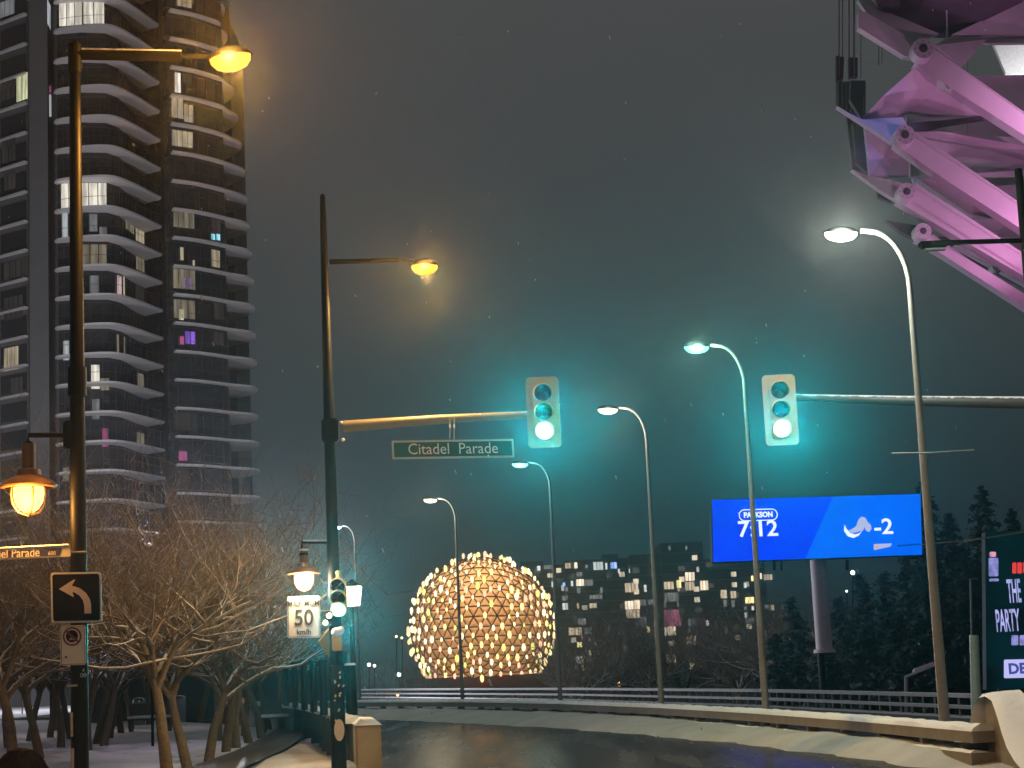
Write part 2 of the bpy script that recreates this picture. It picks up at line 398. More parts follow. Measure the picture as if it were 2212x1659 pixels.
# ------------------------------------------------------------------ far carriageway railing
FAR = [(40, 14.6), (47.5, 13.5), (55, 12.6), (64, 11.3), (75.3, 9.6), (90, 6.3), (106, 2.7), (128, -4), (156, -13), (180, -23)]
fr = thing('bridge_railing', (12.6, 55, -.9), 'long two rail bridge railing with snow on it beyond the parapet', 'railing')
RAILC = mat('weathered_rail', (.20, .19, .18), .6, .2, .3, 4, .1, snow=.5)
b = MB(); strip(b, FAR, [(-.05, .22), (-.05, .33), (0, .35), (.05, .33), (.05, .22)], step=2); b.build('top_rail', RAILC, fr)
b = MB(); strip(b, FAR, [(-.05, -.10), (-.05, -.01), (0, .01), (.05, -.01), (.05, -.10)], step=2); b.build('mid_rail', RAILC, fr)
b = MB(); strip(b, FAR, [(-.15, -.95), (-.15, -.36), (.15, -.36), (.15, -.95)], step=2); b.build('kerb_wall', mat('dark_concrete', (.07, .07, .07), .8, 0, .3, 3, .2), fr)
b = MB(); strip(b, FAR, [(-.16, -.357), (-.1, -.31), (.1, -.30), (.16, -.357)], step=.5, jit=.012); b.build('snow_ledge', SNOWT, fr, smooth=True)
b = MB(); L = strip(b, FAR, [(0, 0), (.01, 0), (0, .01)], step=.48)
for i in range(0, min(len(L), 190), 2):
    x, d = L[i]; q = MB(); q.tube([(x, d, -.36), (x, d, .24)], .035, 6, cap=False); q.build('baluster', RAILC, fr)

b = MB(); n = 60
for i in range(n):
    d = 34 + i * 2.2; xl = interp(MED, min(99, d)) - .2 - max(0, d - 100) * 1.1; xr = interp(FAR, max(40, d)) + .2
    for k in range(5): b.v.append((xl + (max(xr, xl + .5) - xl) * k / 4, d, -.92))
b.f = [(i * 5 + k, i * 5 + k + 1, (i + 1) * 5 + k + 1, (i + 1) * 5 + k) for i in range(n - 1) for k in range(4)]; b.mi = [0] * len(b.f)
tag(b.build('far_carriageway', mat('slushy_asphalt', (.05, .05, .052), .6, 0, .6, .5, .2)), kind='structure')
# ------------------------------------------------------------------ trees
def tube_fast(V, Fc, pts, rad, n):
    base = len(V)
    for i, p in enumerate(pts):
        t = pts[min(i + 1, len(pts) - 1)] - pts[max(i - 1, 0)]
        if t.length < 1e-6: t = Vector((0, 0, 1))
        t.normalize(); up = Vector((0, 0, 1)) if abs(t.z) < .95 else Vector((1, 0, 0))
        a = t.cross(up).normalized(); c = a.cross(t)
        for k in range(n):
            an = 2 * PI * k / n + .5; V.append(tuple(p + (a * math.cos(an) + c * math.sin(an)) * rad[i]))
    for i in range(len(pts) - 1):
        for k in range(n):
            k2 = (k + 1) % n; Fc.append((base + i * n + k, base + i * n + k2, base + (i + 1) * n + k2, base + (i + 1) * n + k))
def grow(seed, dens=1.0, lean=(0, 0), H=6.4):
    r = random.Random(seed); TV, TF, CV, CF = [], [], [], []
    def rv(s_): return Vector((r.gauss(0, s_), r.gauss(0, s_), r.gauss(0, s_)))
    def branch(p, dr, ln, r0, lv):
        segs = (9, 8, 6, 4, 3)[lv]; pts = [p.copy()]; d = dr.normalized(); rad = [r0]
        wob = (.06, .13, .16, .13, .12)[lv]
        for i in range(segs):
            f = (i + 1) / segs
            if lv == 1: d = (d + rv(wob) + Vector((0, 0, 0 if f < .3 else (-.07 if f < .7 else .12))) + Vector((d.x, d.y, 0)) * .10).normalized()
            elif lv == 2: d = (d + rv(wob) + Vector((0, 0, .07 + .09 * f))).normalized()
            elif lv >= 3: d = (d + rv(wob) + Vector((0, 0, .07))).normalized()
            else: d = (d + rv(wob)).normalized()
            p = p + d * ln / segs; pts.append(p.copy()); rad.append(r0 * (1 - f * (.35, .62, .7, .72, .7)[lv]))
        if lv <= 1: tube_fast(TV, TF, pts, rad, 8 if lv == 0 else 6)
        else: tube_fast(CV, CF, pts, rad, 4 if lv == 2 else 3)
        return pts, rad
    tp, tr = branch(Vector((0, 0, -.1)), Vector((lean[0], lean[1], 1)), 1.75, .122, 0)
    ang0 = r.uniform(0, 6.28); nl = 7
    for i in range(nl):
        a = ang0 + 2 * PI * i / nl + r.uniform(-.3, .3); el = r.uniform(.8, 1.3)
        st = tp[-1 - (i % 3 == 0)] if i else tp[-1]
        lp, lr = branch(st - Vector((0, 0, .05)), Vector((math.cos(a) * math.cos(el), math.sin(a) * math.cos(el), math.sin(el))), r.uniform(2.0, 3.0), .060, 1)
        for j in range(int(8 * dens)):
            t = r.uniform(.25, 1); k = min(len(lp) - 1, int(t * (len(lp) - 1))); q = lp[k]
            a2 = r.uniform(0, 6.28); out_ = (lp[k] - lp[0]); out_.z = 0
            dd = Vector((math.cos(a2), math.sin(a2), r.uniform(-.05, .9))) + out_.normalized() * .7 if out_.length > .1 else Vector((math.cos(a2), math.sin(a2), .6))
            sp, sr = branch(q, dd, r.uniform(1.1, 2.8), lr[k] * .55, 2)
            for u in range(int(6 * dens)):
                k2 = r.randint(1, len(sp) - 1); a3 = r.uniform(0, 6.28)
                d3 = Vector((math.cos(a3) * .8, math.sin(a3) * .8, r.uniform(.1, 1.5)))
                hp, hr = branch(sp[k2], d3, r.uniform(.8, 2.1), max(.0065, sr[k2] * .5), 3)
                for v_ in range(int(4 * dens)):
                    k3 = r.randint(0, len(hp) - 1); a4 = r.uniform(0, 6.28)
                    branch(hp[k3], Vector((math.cos(a4), math.sin(a4), r.uniform(-.3, 1.6))), r.uniform(.3, .9), .0048, 4)
    def me(nm, V, Fc, mt):
        m_ = bpy.data.meshes.new(nm); m_.from_pydata(V, [], Fc); m_.materials.append(mt); m_.polygons.foreach_set('use_smooth', [True] * len(Fc)); m_.update(); return m_
    return me('trunk', TV, TF, BARK), me('crown', CV, CF, TWIG)
protos = [grow(11, 1.22), grow(23, 1.18, (.10, .02)), grow(37, 1.1, (-.08, .03)), grow(51, 1.1, (.14, 0))]
RR = 'in the row of bare trees nearest the balustrade'; RL = 'in the left hand row of bare trees'
tl = [(362, 33.4, 0, 1.08, .3, 'largest bare tree, its trunk lit yellow, right of the arrow sign'),
      (408, 35.0, 1, .95, 3.4, 'bare tree whose lit mottled trunk stands just right of the largest tree'),
      (450, 36.8, 2, .9, 4.0, 'slim bare tree, third trunk ' + RR), (488, 41, 3, 1.0, 1.0, 'bare tree, fourth trunk ' + RR),
      (510, 43, 0, 1.0, 5.2, 'bare tree, fifth trunk ' + RR), (540, 46.5, 1, 1.0, 3.3, 'bare tree, sixth trunk ' + RR),
      (565, 51, 2, 1.0, .9, 'dim bare tree, seventh and farthest trunk ' + RR),
      (40, 35, 3, 1.05, 2.6, 'bare tree with thick snowy fanning limbs above the brown haired person'),
      (88, 43, 1, 1.0, 4.4, 'second bare tree from the camera ' + RL), (-30, 39, 2, 1.05, 5.0, 'bare tree cut by the left edge of the picture'),
      (132, 49, 0, 1.0, 1.8, 'third bare tree from the camera ' + RL),
      (208, 53, 3, 1.0, .2, 'dark leaning bare tree just right of the arrow sign post'),
      (236, 57, 2, 1.0, 2.9, 'dark bare tree second to the right of the arrow sign post'), (262, 61, 1, 1.0, 4.9, 'dark bare tree third to the right of the arrow sign post'),
      (322, 74, 0, 1.05, 2.2, 'distant bare tree seen between the dark leaning trees and the yellow lit trunk'),
      (180, 66, 2, 1.1, 3.8, 'distant bare tree hidden partly by the arrow sign post'), (600, 64, 3, 1.05, 1.1, 'distant bare tree left of the speed limit sign'),
      (640, 74, 0, 1.05, 4.2, 'farthest bare tree, right behind the speed limit sign'), (430, 72, 1, 1.1, .6, 'distant bare tree seen between the lit trunks and the slim one')]
tl += [(x, d, i % 4, 1.0, i * 1.3, 'dark bare trunk in the crowded far rows of plaza trees') for i, (x, d) in enumerate([(18, 52), (62, 57), (108, 61), (152, 58), (190, 47), (222, 50), (284, 66), (582, 58), (528, 54), (470, 50), (498, 60), (345, 82), (120, 70), (250, 72)])]
for x, d, pi_, sc_, rz, lab in tl:
    p = G(x, d, .05); t = thing('bare_tree', p, lab, 'tree', 'bare trees on the snowy plaza'); t.rotation_euler.z = rz; t.scale = (sc_,) * 3
    for me_ in protos[pi_]:
        o = bpy.data.objects.new(me_.name, me_); C.objects.link(o); o.parent = t

# ------------------------------------------------------------------ lamps
ORANGE = (1.0, .43, .08); WARM = (1.0, .78, .48); COOL = (.92, 1.0, .90); TEAL = (.0, .80, .88)
E_OR = emat('sodium_lens', (1.0, .37, .045), 2.3); E_WH = emat('white_lens', (.95, 1, .86), 14); E_WM = emat('warm_lens', (1, .84, .50), 2.6)
E_GR = emat('greenish_lens', (.22, 1, .66), 2.4); E_TL = emat('teal_lens', (.30, .95, .85), 1.8); E_CW = emat('cold_lens', (.75, .95, 1), 8)

def oval_head(name, c, L_, W_, H_, lens, parent, tilt=0, yaw=0):
    """oval street light head: dark housing above a bulging lens"""
    R = Matrix.Rotation(yaw, 3, 'Z') @ Matrix.Rotation(tilt, 3, 'Y'); D = Matrix.Diagonal((L_ / 2, W_ / 2, H_)).to_3x3()
    n = 24
    hb = MB(); hb.lathe([(0, .75), (.45, .7), (.8, .45), (1.0, .05), (1.02, -.06), (.94, -.08)], c, n, R @ D); h = hb.build('lamp_housing', BLACK, parent, smooth=True)
    lb = MB(); lb.lathe([(.93, -.06), (.88, -.45), (.68, -.85), (.35, -1.08), (0.001, -1.15)], c, n, R @ D); lb.build('lens', lens, h, smooth=True)
    return h

# pole 1
d1 = 21.5
b1 = G(174, d1); tX = b1.x
sl = thing('street_light', (tX, d1, 0), 'tall black street light on the left with an orange oval lamp on a square arm', 'street light')
zt = P(158, 88, d1).z
b = MB(); b.tube([(tX, d1, -.1), (tX, d1, 3.0), (tX, d1, zt - .1), (tX, d1, zt)], [.108, .1, .068, .03], 16); b.build('pole', BLACK, sl, smooth=True)
b = MB(); b.tube([(tX, d1, zt - .42), (tX, d1, zt - .05)], .085, 12); b.build('collar', BLACK, sl, smooth=True); b = MB(); b.tube([(tX, d1, 4.85 + .3), (tX, d1, 5.5)], .115, 12); b.build('collar', BLACK, sl, smooth=True)
a0 = P(168, 117, d1); a1 = P(392, 121, d1 + .1); a2 = P(455, 122, d1 + .1)
b = MB(); b.tube([a0, a1], .075, 4); b.tube([a1, a2], .035, 8); b.build('arm', BLACK, sl)
b = MB(); b.tube([a0 + Vector((.05, 0, .06)), a1 + Vector((0, 0, .06))], [.02, .02], 5); b.build('snow_line', SNOW, sl)
hc = P(497, 122, d1 + .1); oval_head('lamp_head', hc, .56, .34, .17, E_OR, sl, -.12)
lamp('sodium_light', hc + Vector((0, 0, -.24)), 1200, ORANGE, sl, 'SPOT', .1, aim=hc + Vector((0, -.12, -1)), cone=172, blend=.25)
lamp('sodium_glow', hc + Vector((0, -.26, -.06)), 380, ORANGE, sl, r=.09)
# heritage lantern bracket on pole 1
def lantern(parent, c, s_, lens, glass_h=.9, copper=None):
    """bell shaped hanging lantern; c = centre of the rim"""
    cm = copper or mat('lantern_copper', (.22, .10, .04), .4, .3, .3, 9, .05)
    b = MB(); b.lathe([(.02, .80), (.12, .80), (.125, .34), (.21, .32), (.23, .22), (.30, .19), (.44, .11), (.52, .03), (.5, 0), (.42, -.01)], c, 28, Matrix.Diagonal((s_, s_, s_)).to_3x3()); h = b.build('lamp_hood', cm, parent, smooth=True)
    b = MB(); b.lathe([(.27, 0), (.275, -.12), (.25, -.27), (.17, -.40), (.07, -.46), (.001, -.47)], c, 20, Matrix.Diagonal((s_, s_, s_)).to_3x3()); b.build('globe', lens, parent, smooth=True)
    b = MB()
    for k in range(4):
        an = k * PI / 2 + .5; pts = [c + Vector((math.cos(an) * r_ * s_, math.sin(an) * r_ * s_, z_ * s_)) for r_, z_ in [(.31, .0), (.32, -.14), (.29, -.30), (.19, -.45), (.0, -.52)]]
        b.tube(pts, .010 * s_ / .5, 5)
    b.build('globe_cage', cm, parent)
lc = P(62, 1053, d1)
lantern(sl, lc, .66, emat('lantern_globe', (1, .62, .14), 3.5))
bt = P(62, 940, d1); b = MB()
b.tube([P(145, 940, d1), bt, bt - Vector((0, 0, .1))], .03, 8); b.tube([bt - Vector((0, 0, .08)), lc + Vector((0, 0, .4))], [.05, .08], 10); b.build('lantern_bracket', BLACK, sl)
b = MB(); b.box(P(150, 940, d1), (.13, .14, .34)); b.build('bracket_box', BLACK, sl, bevel=.02)
lamp('lantern_light', lc + Vector((0, -.25, -.22)), 190, ORANGE, sl, r=.13)
b = MB(); pst = P(166, 2700 * .5486, d1)
for x, y, w_, h_ in [(155, 1565, 5, 50), (157, 1640, 6, 45), (156, 1481, 22, 4)]:
    p = P(x, y, d1 - .112); b = MB(); b.box(p, (w_ / 181, .006, h_ / 181)); b.build('paper_scrap', mat('torn_paper', (.5, .38, .26), .8, 0, .6, 22, .3), sl)
text('pole_mark', '4', P(180, 1448, d1 - .14), .055, mat('pale_paint', (.4, .36, .3), .6), sl)
text('pole_mark', '00', P(180, 1459, d1 - .14), .075, MC['pale_paint'], sl)

# pole 2 with mast arm
d2 = 32.0
b2 = G(733, d2); x2 = b2.x; z2 = P(700, 420, d2).z
mp = thing('signal_mast', (x2, d2, 0), 'black signal mast carrying an orange lamp, a long lit arm and a lantern', 'mast')
b = MB(); b.tube([(x2, d2, -.1), (x2, d2, 1.85)], [.135, .13], 16); b.build('base_sleeve', BLACK, mp, smooth=True)
zA = P(730, 930, d2).z
b = MB(); b.tube([(x2, d2, 1.86), (x2, d2, zA - .2), (x2, d2, zA + 2.8), (x2, d2, z2 - .05), (x2, d2, z2)], [.112, .10, .075, .05, .03], 16); b.build('pole', BLACK, mp, smooth=True)
b = MB(); b.box((x2 + .02, d2, zA), (.3, .26, .42)); b.build('arm_clamp', BLACK, mp, bevel=.03)
q0 = P(742, 921, d2 - .02); q1 = P(1140, 896, d2 + .2)
ARM = mat('grey_painted_arm', (.30, .26, .19), .42, .3, .15, 7, .05)
b = MB(); b.tube([q0, (q0 + q1) / 2 + Vector((0, 0, .02)), q1, P(1176, 894, d2 + .25)], [.105, .085, .065, .06], 14); b.build('mast_arm', ARM, mp, smooth=True)
for x, y in [(737, 913), (741, 950)]: b = MB(); b.ball(P(x, y, d2 - .14), .035, 8); b.build('bolt', SNOW, mp)
b = MB(); b.tube([P(712, 566, d2), P(800, 564, d2), P(862, 561, d2)], [.05, .045, .04], 10); b.tube([P(862, 561, d2), P(893, 563, d2)], .022, 8); b.build('lamp_arm', BLACK, mp, smooth=True)
hc2 = P(917, 573, d2); oval_head('lamp_head', hc2, .52, .34, .16, E_OR, mp, .03)
lamp('sodium_light', hc2 + Vector((0, 0, -.24)), 1150, (1, .58, .18), mp, 'SPOT', .1, aim=hc2 + Vector((0, 0, -1)), cone=172, blend=.25)
lamp('sodium_glow', hc2 + Vector((0, -.26, -.06)), 300, (1, .45, .08), mp, r=.09)
lc2 = P(657, 1240, d2)
lantern(mp, lc2, .58, emat('lantern_globe_white', (1, .86, .6), 12))
b = MB(); t1 = P(652, 1171, d2); b.tube([P(712, 1171, d2), t1, t1 - Vector((0, 0, .1))], .03, 8); b.tube([P(655, 1190, d2), lc2 + Vector((0, 0, .33))], [.06, .09], 10); b.build('lantern_bracket', BLACK, mp)
b = MB(); b.tube([P(655, 1169, d2), P(706, 1169, d2)], .03, 6); b.ball(P(656, 1188, d2), .09, 8, sz=(1, 1, .4)); b.build('bracket_snow', SNOW, mp)
lamp('lantern_light', lc2 + Vector((0, -.22, -.2)), 380, WARM, mp, r=.12)
b = MB(); p = P(733, 1577, d2 - .137); b.tube([p, p + Vector((0, -.006, 0))], .09, 16); b.v = [(v[0], v[1], p.z + (v[2] - p.z) * 2.1) for v in b.v]
b.build('oval_sticker', mat('sticker_cream', (.6, .5, .36), .6), mp)
b = MB()
for i in range(14): b.box(P(722 + rnd.random() * 22, 1450 + rnd.random() * 110, d2 - .14), (.03, .006, .04 * rnd.random() + .02), Matrix.Rotation(rnd.random(), 3, 'Y'))
b.build('sticker_scraps', MC['sticker_cream'], mp)

# right hand mast
d3 = 31.0
pr = P(2211, 600, d3); x3 = pr.x + .08
rm = thing('signal_mast', (x3, d3, 0), 'black signal mast at the right edge with an unlit lamp arm and a signal arm', 'mast')
b = MB(); b.tube([(x3, d3, -.1), (x3, d3, P(2205, 365, d3).z)], [.13, .07], 14); b.build('pole', BLACK, rm, smooth=True)
b = MB(); b.tube([P(2225, 519, d3), P(2040, 524, d3 - .2)], .045, 8); b.build('lamp_arm', BLACK, rm)
b = MB(); c = P(2015, 529, d3 - .2); b.box(c, (.52, .2, .13)); o = b.build('lamp_head', BLACK, rm, bevel=.04)
b = MB(); b.box(c - Vector((-.03, 0, .085)), (.36, .15, .03)); b.build('unlit_lens', mat('unlit_lens', (.3, .33, .33), .2), o)
b = MB(); b.tube([P(2226, 870, d3), P(1960, 866, d3 + .6), P(1712, 859, d3 + 1.2), P(1652, 857, d3 + 1.3)], [.11, .09, .065, .055], 12); b.build('mast_arm', mat('dark_arm', (.05, .05, .05), .5, .1, .3, 6, .1, snow=.55), rm, smooth=True)

nl = thing('street_light', (10.2, 21, 0), 'tall black street light just right of the picture lighting the snow', 'street light')  # assumed lamp outside the frame, added to brighten the near snow and end block
b = MB(); b.tube([(10.2, 21, -.1), (10.2, 21, 8.6)], [.12, .07], 12); b.build('pole', BLACK, nl, smooth=True)
b = MB(); b.tube([(10.2, 21, 8.2), (9.0, 21, 8.2)], .05, 8); b.build('arm', BLACK, nl); oval_head('lamp_head', Vector((8.7, 21, 8.2)), .52, .34, .16, E_OR, nl)
lamp('sodium_light', Vector((8.7, 21, 8.0)), 420, (1, .84, .58), nl, 'SPOT', .1, aim=(8.7, 21, 0), cone=165, blend=.4)
cl = thing('street_light', (-6.5, -7, 0), 'tall black street light on the corner behind the viewer', 'street light')  # assumed lamp out of view, added to light signs, pier and snow from the front
b = MB(); b.tube([(-6.5, -7, -.1), (-6.5, -7, 8.6)], [.12, .07], 12); b.build('pole', BLACK, cl, smooth=True)
b = MB(); b.tube([(-6.5, -7, 8.2), (-5.2, -7, 8.2)], .05, 8); b.build('arm', BLACK, cl); oval_head('lamp_head', Vector((-4.9, -7, 8.2)), .52, .34, .16, E_OR, cl)
lamp('sodium_light', Vector((-4.9, -7, 8.0)), 1000, (1, .78, .52), cl, 'SPOT', .1, aim=(-3.5, 9, 0), cone=120, blend=.6)
# ------------------------------------------------------------------ traffic signals
GLENS = emat('green_lens', (.30, 1.0, .95), 9); DLENS = mat('dark_lens', (.02, .012, .01), .15)
def signal(c, s_, label, board=True, power=3600, yaw=0.0, group=None, off=.345):
    """c = centre of the middle lens plane; three sections with tunnel visors; green is lit"""
    t = thing('traffic_light', c, label, 'traffic light', group)
    Rz = Matrix.Rotation(yaw, 3, 'Z'); wv = lambda v: Vector(c) + Rz @ Vector(v)
    if board:
        b = MB(); w_, h_ = .295 * s_, .64 * s_; k = .05 * s_
        poly = [(-w_ + k, -h_), (w_ - k, -h_), (w_, -h_ + k), (w_, h_ - k), (w_ - k, h_), (-w_ + k, h_), (-w_, h_ - k), (-w_, -h_ + k)]
        b.prism([wv((x, .03, z)) for x, z in poly], Rz @ Vector((0, .012, 0))); b.build('backboard', YEL, t)
    hw = .17 * s_
    b = MB(); b.box(wv((0, .06, 0)), (hw * 2, .16, off * 3), Rz); b.build('housing', YEL, t, bevel=.02)
    if not board:
        b = MB(); b.tube([wv((0, .06, off * 1.5)), wv((0, .06, off * 1.5 + .1))], [.04, .03], 8); b.ball(wv((0, .06, off * 1.5 + .13)), .045, 8); b.build('finial', YELD, t, smooth=True)
    A = Rz @ Matrix.Rotation(PI / 2, 3, 'X')
    for i, k in enumerate((1, 0, -1)):
        z = k * off; lr = .15 * s_
        b = MB(); b.lathe([(.001, .045), (lr * .5, .035), (lr * .85, .012), (lr, 0)], wv((0, -.03, z)), 20, A)
        o = b.build('lens', GLENS if k == -1 else DLENS, t, smooth=True)
        b = MB(); v = []; n = 16
        for j in range(n + 1):
            an = -.45 + (PI + .9) * j / n; ln = .26 * s_ * (.35 + .65 * max(0, math.sin(an)) ** .6) if math.sin(an) > 0 else .06
            for rr in (lr * 1.08, lr * 1.16):
                for yy in (-.02, -.02 - ln): v.append(wv((rr * math.cos(an), yy, z + rr * math.sin(an) - (.03 if yy < -.05 else 0))))
        f = []
        for j in range(n):
            a, c2 = j * 4, (j + 1) * 4
            f += [(a, a + 1, c2 + 1, c2), (a + 2, c2 + 2, c2 + 3, a + 3), (a + 1, a + 3, c2 + 3, c2 + 1)]
        b.add(v, f); b.build('visor', YELD, t, smooth=True)
    g = wv((0, -.12, -off))
    lamp('green_light', g, power, TEAL, t, 'SPOT', .10 * s_, aim=g + Rz @ Vector((0, -1, .03)), cone=56, blend=1)
    return t
signal(P(1174, 890, d2 - .05), 1.0, 'traffic light showing green at the tip of the left mast arm', yaw=.05)
signal(P(1686, 885, d3 + 1.05), 1.0, 'traffic light showing green at the tip of the right hand arm', yaw=-.05)
signal(P(731, 1291, d2 - .28), .82, 'small traffic light showing green low on the black mast, without backboard', board=False, power=1500, off=.205)

# ------------------------------------------------------------------ signs
WHT = mat('sign_white', (.70, .62, .54), .55, 0, .12, 6, .03); SBLK = mat('sign_black', (.006, .006, .007), .8, 0, .2, 8, .03, spec=.1)
DARKINK = mat('ink', (.05, .045, .04), .6)
def plate(name, corners, thick, m_, label, cat, rad=.03, parent=None):
    """rounded plate through 4 points TL, TR, BR, BL"""
    TL, TR, BR, BL = [Vector(q) for q in corners]; X = (TR - TL); Y = (BL - TL); lx, ly = X.length, Y.length; X.normalize(); Y.normalize()
    pts = []
    for cx, cy_, a0 in [(rad, rad, PI), (lx - rad, rad, 1.5 * PI), (lx - rad, ly - rad, 0), (rad, ly - rad, .5 * PI)]:
        for k in range(5):
            an = a0 + k * PI / 8; pts.append(TL + X * (cx + rad * math.cos(an)) + Y * (cy_ + rad * math.sin(an)))
    N = X.cross(Y).normalized(); N = N if N.y > 0 else -N
    b = MB(); b.prism(pts, N * thick); o = b.build(name, m_, parent)
    if label: tag(o, label, cat)
    return o, TL, X, Y, N, lx, ly
def flat(TL, X, Y, N, poly, off=.003, th=.003):
    return [TL + X * u + Y * v - N * off for u, v in poly], -N * th
# arrow sign
dd = d1 - .16
o, TL, X, Y, N, lx, ly = plate('arrow_sign', [P(109, 1237, dd), P(218, 1235, dd), P(219, 1345, dd), P(111, 1346, dd)], .012, WHT, 'square black sign with a white arrow bending left, bolted to the left pole', 'road sign', .03)
b = MB(); k = .022
pl_, e = flat(TL, X, Y, N, [(k, k + .02), (k + .02, k), (lx - k - .02, k), (lx - k, k + .02), (lx - k, ly - k - .02), (lx - k - .02, ly - k), (k + .02, ly - k), (k, ly - k - .02)], .001); b.prism(pl_, e); b.build('black_field', SBLK, o)
def arc(cx, cy_, r_, a0, a1, n=8): return [(cx + r_ * math.cos(a0 + (a1 - a0) * i / n), cy_ + r_ * math.sin(a0 + (a1 - a0) * i / n)) for i in range(n + 1)]
u = lx / 520.0
sh = [(85, 170), (240, 75), (255, 80), (218, 137)]; sh += [(300, 165), (362, 215), (400, 275), (412, 330), (412, 425), (343, 425), (343, 345), (330, 290), (295, 240), (245, 208), (222, 203), (240, 255), (215, 245)]
b = MB(); pl_, e = flat(TL, X, Y, N, [(a * u, c_ * u) for a, c_ in sh], .0045); b.prism(pl_, e); b.build('arrow', mat('arrow_white', (.66, .52, .44), .5), o)
# no parking sign
o, TL, X, Y, N, lx, ly = plate('no_parking_sign', [P(129, 1352, dd), P(184, 1350, dd), P(184, 1436, dd), P(131, 1438, dd)], .01, WHT, 'small white no stopping sign with a red ring under the arrow sign', 'road sign', .03)
RED = mat('sign_red', (.16, .02, .02), .5)
def ring(TL, X, Y, N, cx, cy_, r0, r1, off, m_, nm, par):
    b = MB(); n = 28; v = []
    for i in range(n):
        a = 2 * PI * i / n
        for rr in (r0, r1): v.append(TL + X * (cx + rr * math.cos(a)) + Y * (cy_ + rr * math.sin(a)) - N * off)
    b.add(v, [(2 * i, 2 * i + 1, (2 * i + 3) % (2 * n), (2 * i + 2) % (2 * n)) for i in range(n)]); return b.build(nm, m_, par)
b = MB(); pl_, e = flat(TL, X, Y, N, arc(lx * .47, ly * .27, lx * .24, 0, 2 * PI, 20)[:-1], .001, .001); b.prism(pl_, e); b.build('dark_disc', SBLK, o)
ring(TL, X, Y, N, lx * .48, ly * .28, lx * .30, lx * .37, .004, RED, 'ring', o)
b = MB(); pl_, e = flat(TL, X, Y, N, [(lx * .22, ly * .15), (lx * .27, ly * .11), (lx * .74, ly * .40), (lx * .69, ly * .44)], .005, .002); b.prism(pl_, e); b.build('slash', RED, o)
b = MB()
for i in range(4): pl_, e = flat(TL, X, Y, N, [(lx * (.38 + .07 * i), ly * .31), (lx * (.41 + .07 * i), ly * .31), (lx * (.41 + .07 * i), ly * .37), (lx * (.38 + .07 * i), ly * .37)], .0035, .002); b.prism(pl_, e)
b.build('symbol_marks', WHT, o)
b = MB(); cx, cy_ = lx * .22, ly * .79; q = .018; pl_, e = flat(TL, X, Y, N, [(cx - q, cy_), (cx, cy_ - q), (cx + q, cy_), (cx, cy_ + q)], .002, .002); b.prism(pl_, e); b.build('small_diamond', DARKINK, o)
b = MB(); k = .012; v = []
pl_ = [(k, k), (lx - k, k), (lx - k, ly - k), (k, ly - k)]
for (a, c_), (a2_, c2_) in zip(pl_, pl_[1:] + pl_[:1]): b.tube([TL + X * a + Y * c_ - N * .002, TL + X * a2_ + Y * c2_ - N * .002], .0035, 4)
b.build('border_line', DARKINK, o)
# left street name sign
dn = d1 - .13
o, TL, X, Y, N, lx, ly = plate('street_name_sign', [P(-130, 1192, dn), P(152, 1178, dn), P(152, 1209, dn), P(-130, 1216, dn)], .014, WHT, 'street name sign on the left pole, cut by the picture edge, under the orange lantern', 'street sign', .01)
b = MB(); pl_, e = flat(TL, X, Y, N, [(.02, .03), (lx - .10, .03), (lx - .13, ly - .02), (.02, ly - .02)], .001); b.prism(pl_, e); b.build('blue_field', mat('sign_blue', (.03, .03, .11), .7), o)
R = Matrix((X, -Y, -N)).transposed()
text('lettering', 'Citadel Parade', TL + X * (lx - .36) + Y * (ly * .5) - N * .006, .155, WHT, o, .80, R, .002, 'RIGHT', .001)
text('block_number', '600', TL + X * (lx - .17) + Y * (ly * .66) - N * .006, .07, WHT, o, .9, R, .002, 'RIGHT')
b = MB(); b.tube([TL + X * .02 - Y * .005, TL + X * (lx - .02) - Y * .005], .016, 6); b.build('snow_cap', SNOW, o)
b = MB(); b.tube([P(151, 1193, dn + .01), P(188, 1192, dn + .05)], .013, 6); b.build('clamp_band', GALV, o)
# overhead street name sign
dn = d2 - .1
o, TL, X, Y, N, lx, ly = plate('street_name_sign', [P(846, 952, dn), P(1109, 948, dn), P(1110, 988, dn), P(848, 992, dn)], .02, mat('sign_rim', (.42, .46, .42), .5), 'green street name sign hanging under the left mast arm', 'street sign', .015)
b = MB(); k = .035; pl_, e = flat(TL, X, Y, N, [(k, k), (lx - k, k), (lx - k, ly - k), (k, ly - k)], .001); b.prism(pl_, e); b.build('green_field', mat('sign_green', (.0, .085, .07), .5, 0, .15, 5, .02), o)
R = Matrix((X, -Y, -N)).transposed()
text('lettering', 'Citadel  Parade', TL + X * lx * .5 + Y * ly * .5 - N * .006, .28, WHT, o, .93, R, .002, 'CENTER', .0)
b = MB()
for x in (972, 981): b.tube([P(x, 900, dn + .1), P(x, 950, dn + .01)], .010, 5)
b.build('hanger', GALV, o)
b = MB()
for x in (972, 981): b.ball(P(x, 921, dn - .02), .026, 6, sz=(.7, .7, 1.5))
b.build('hanger_clip', SNOW, o)
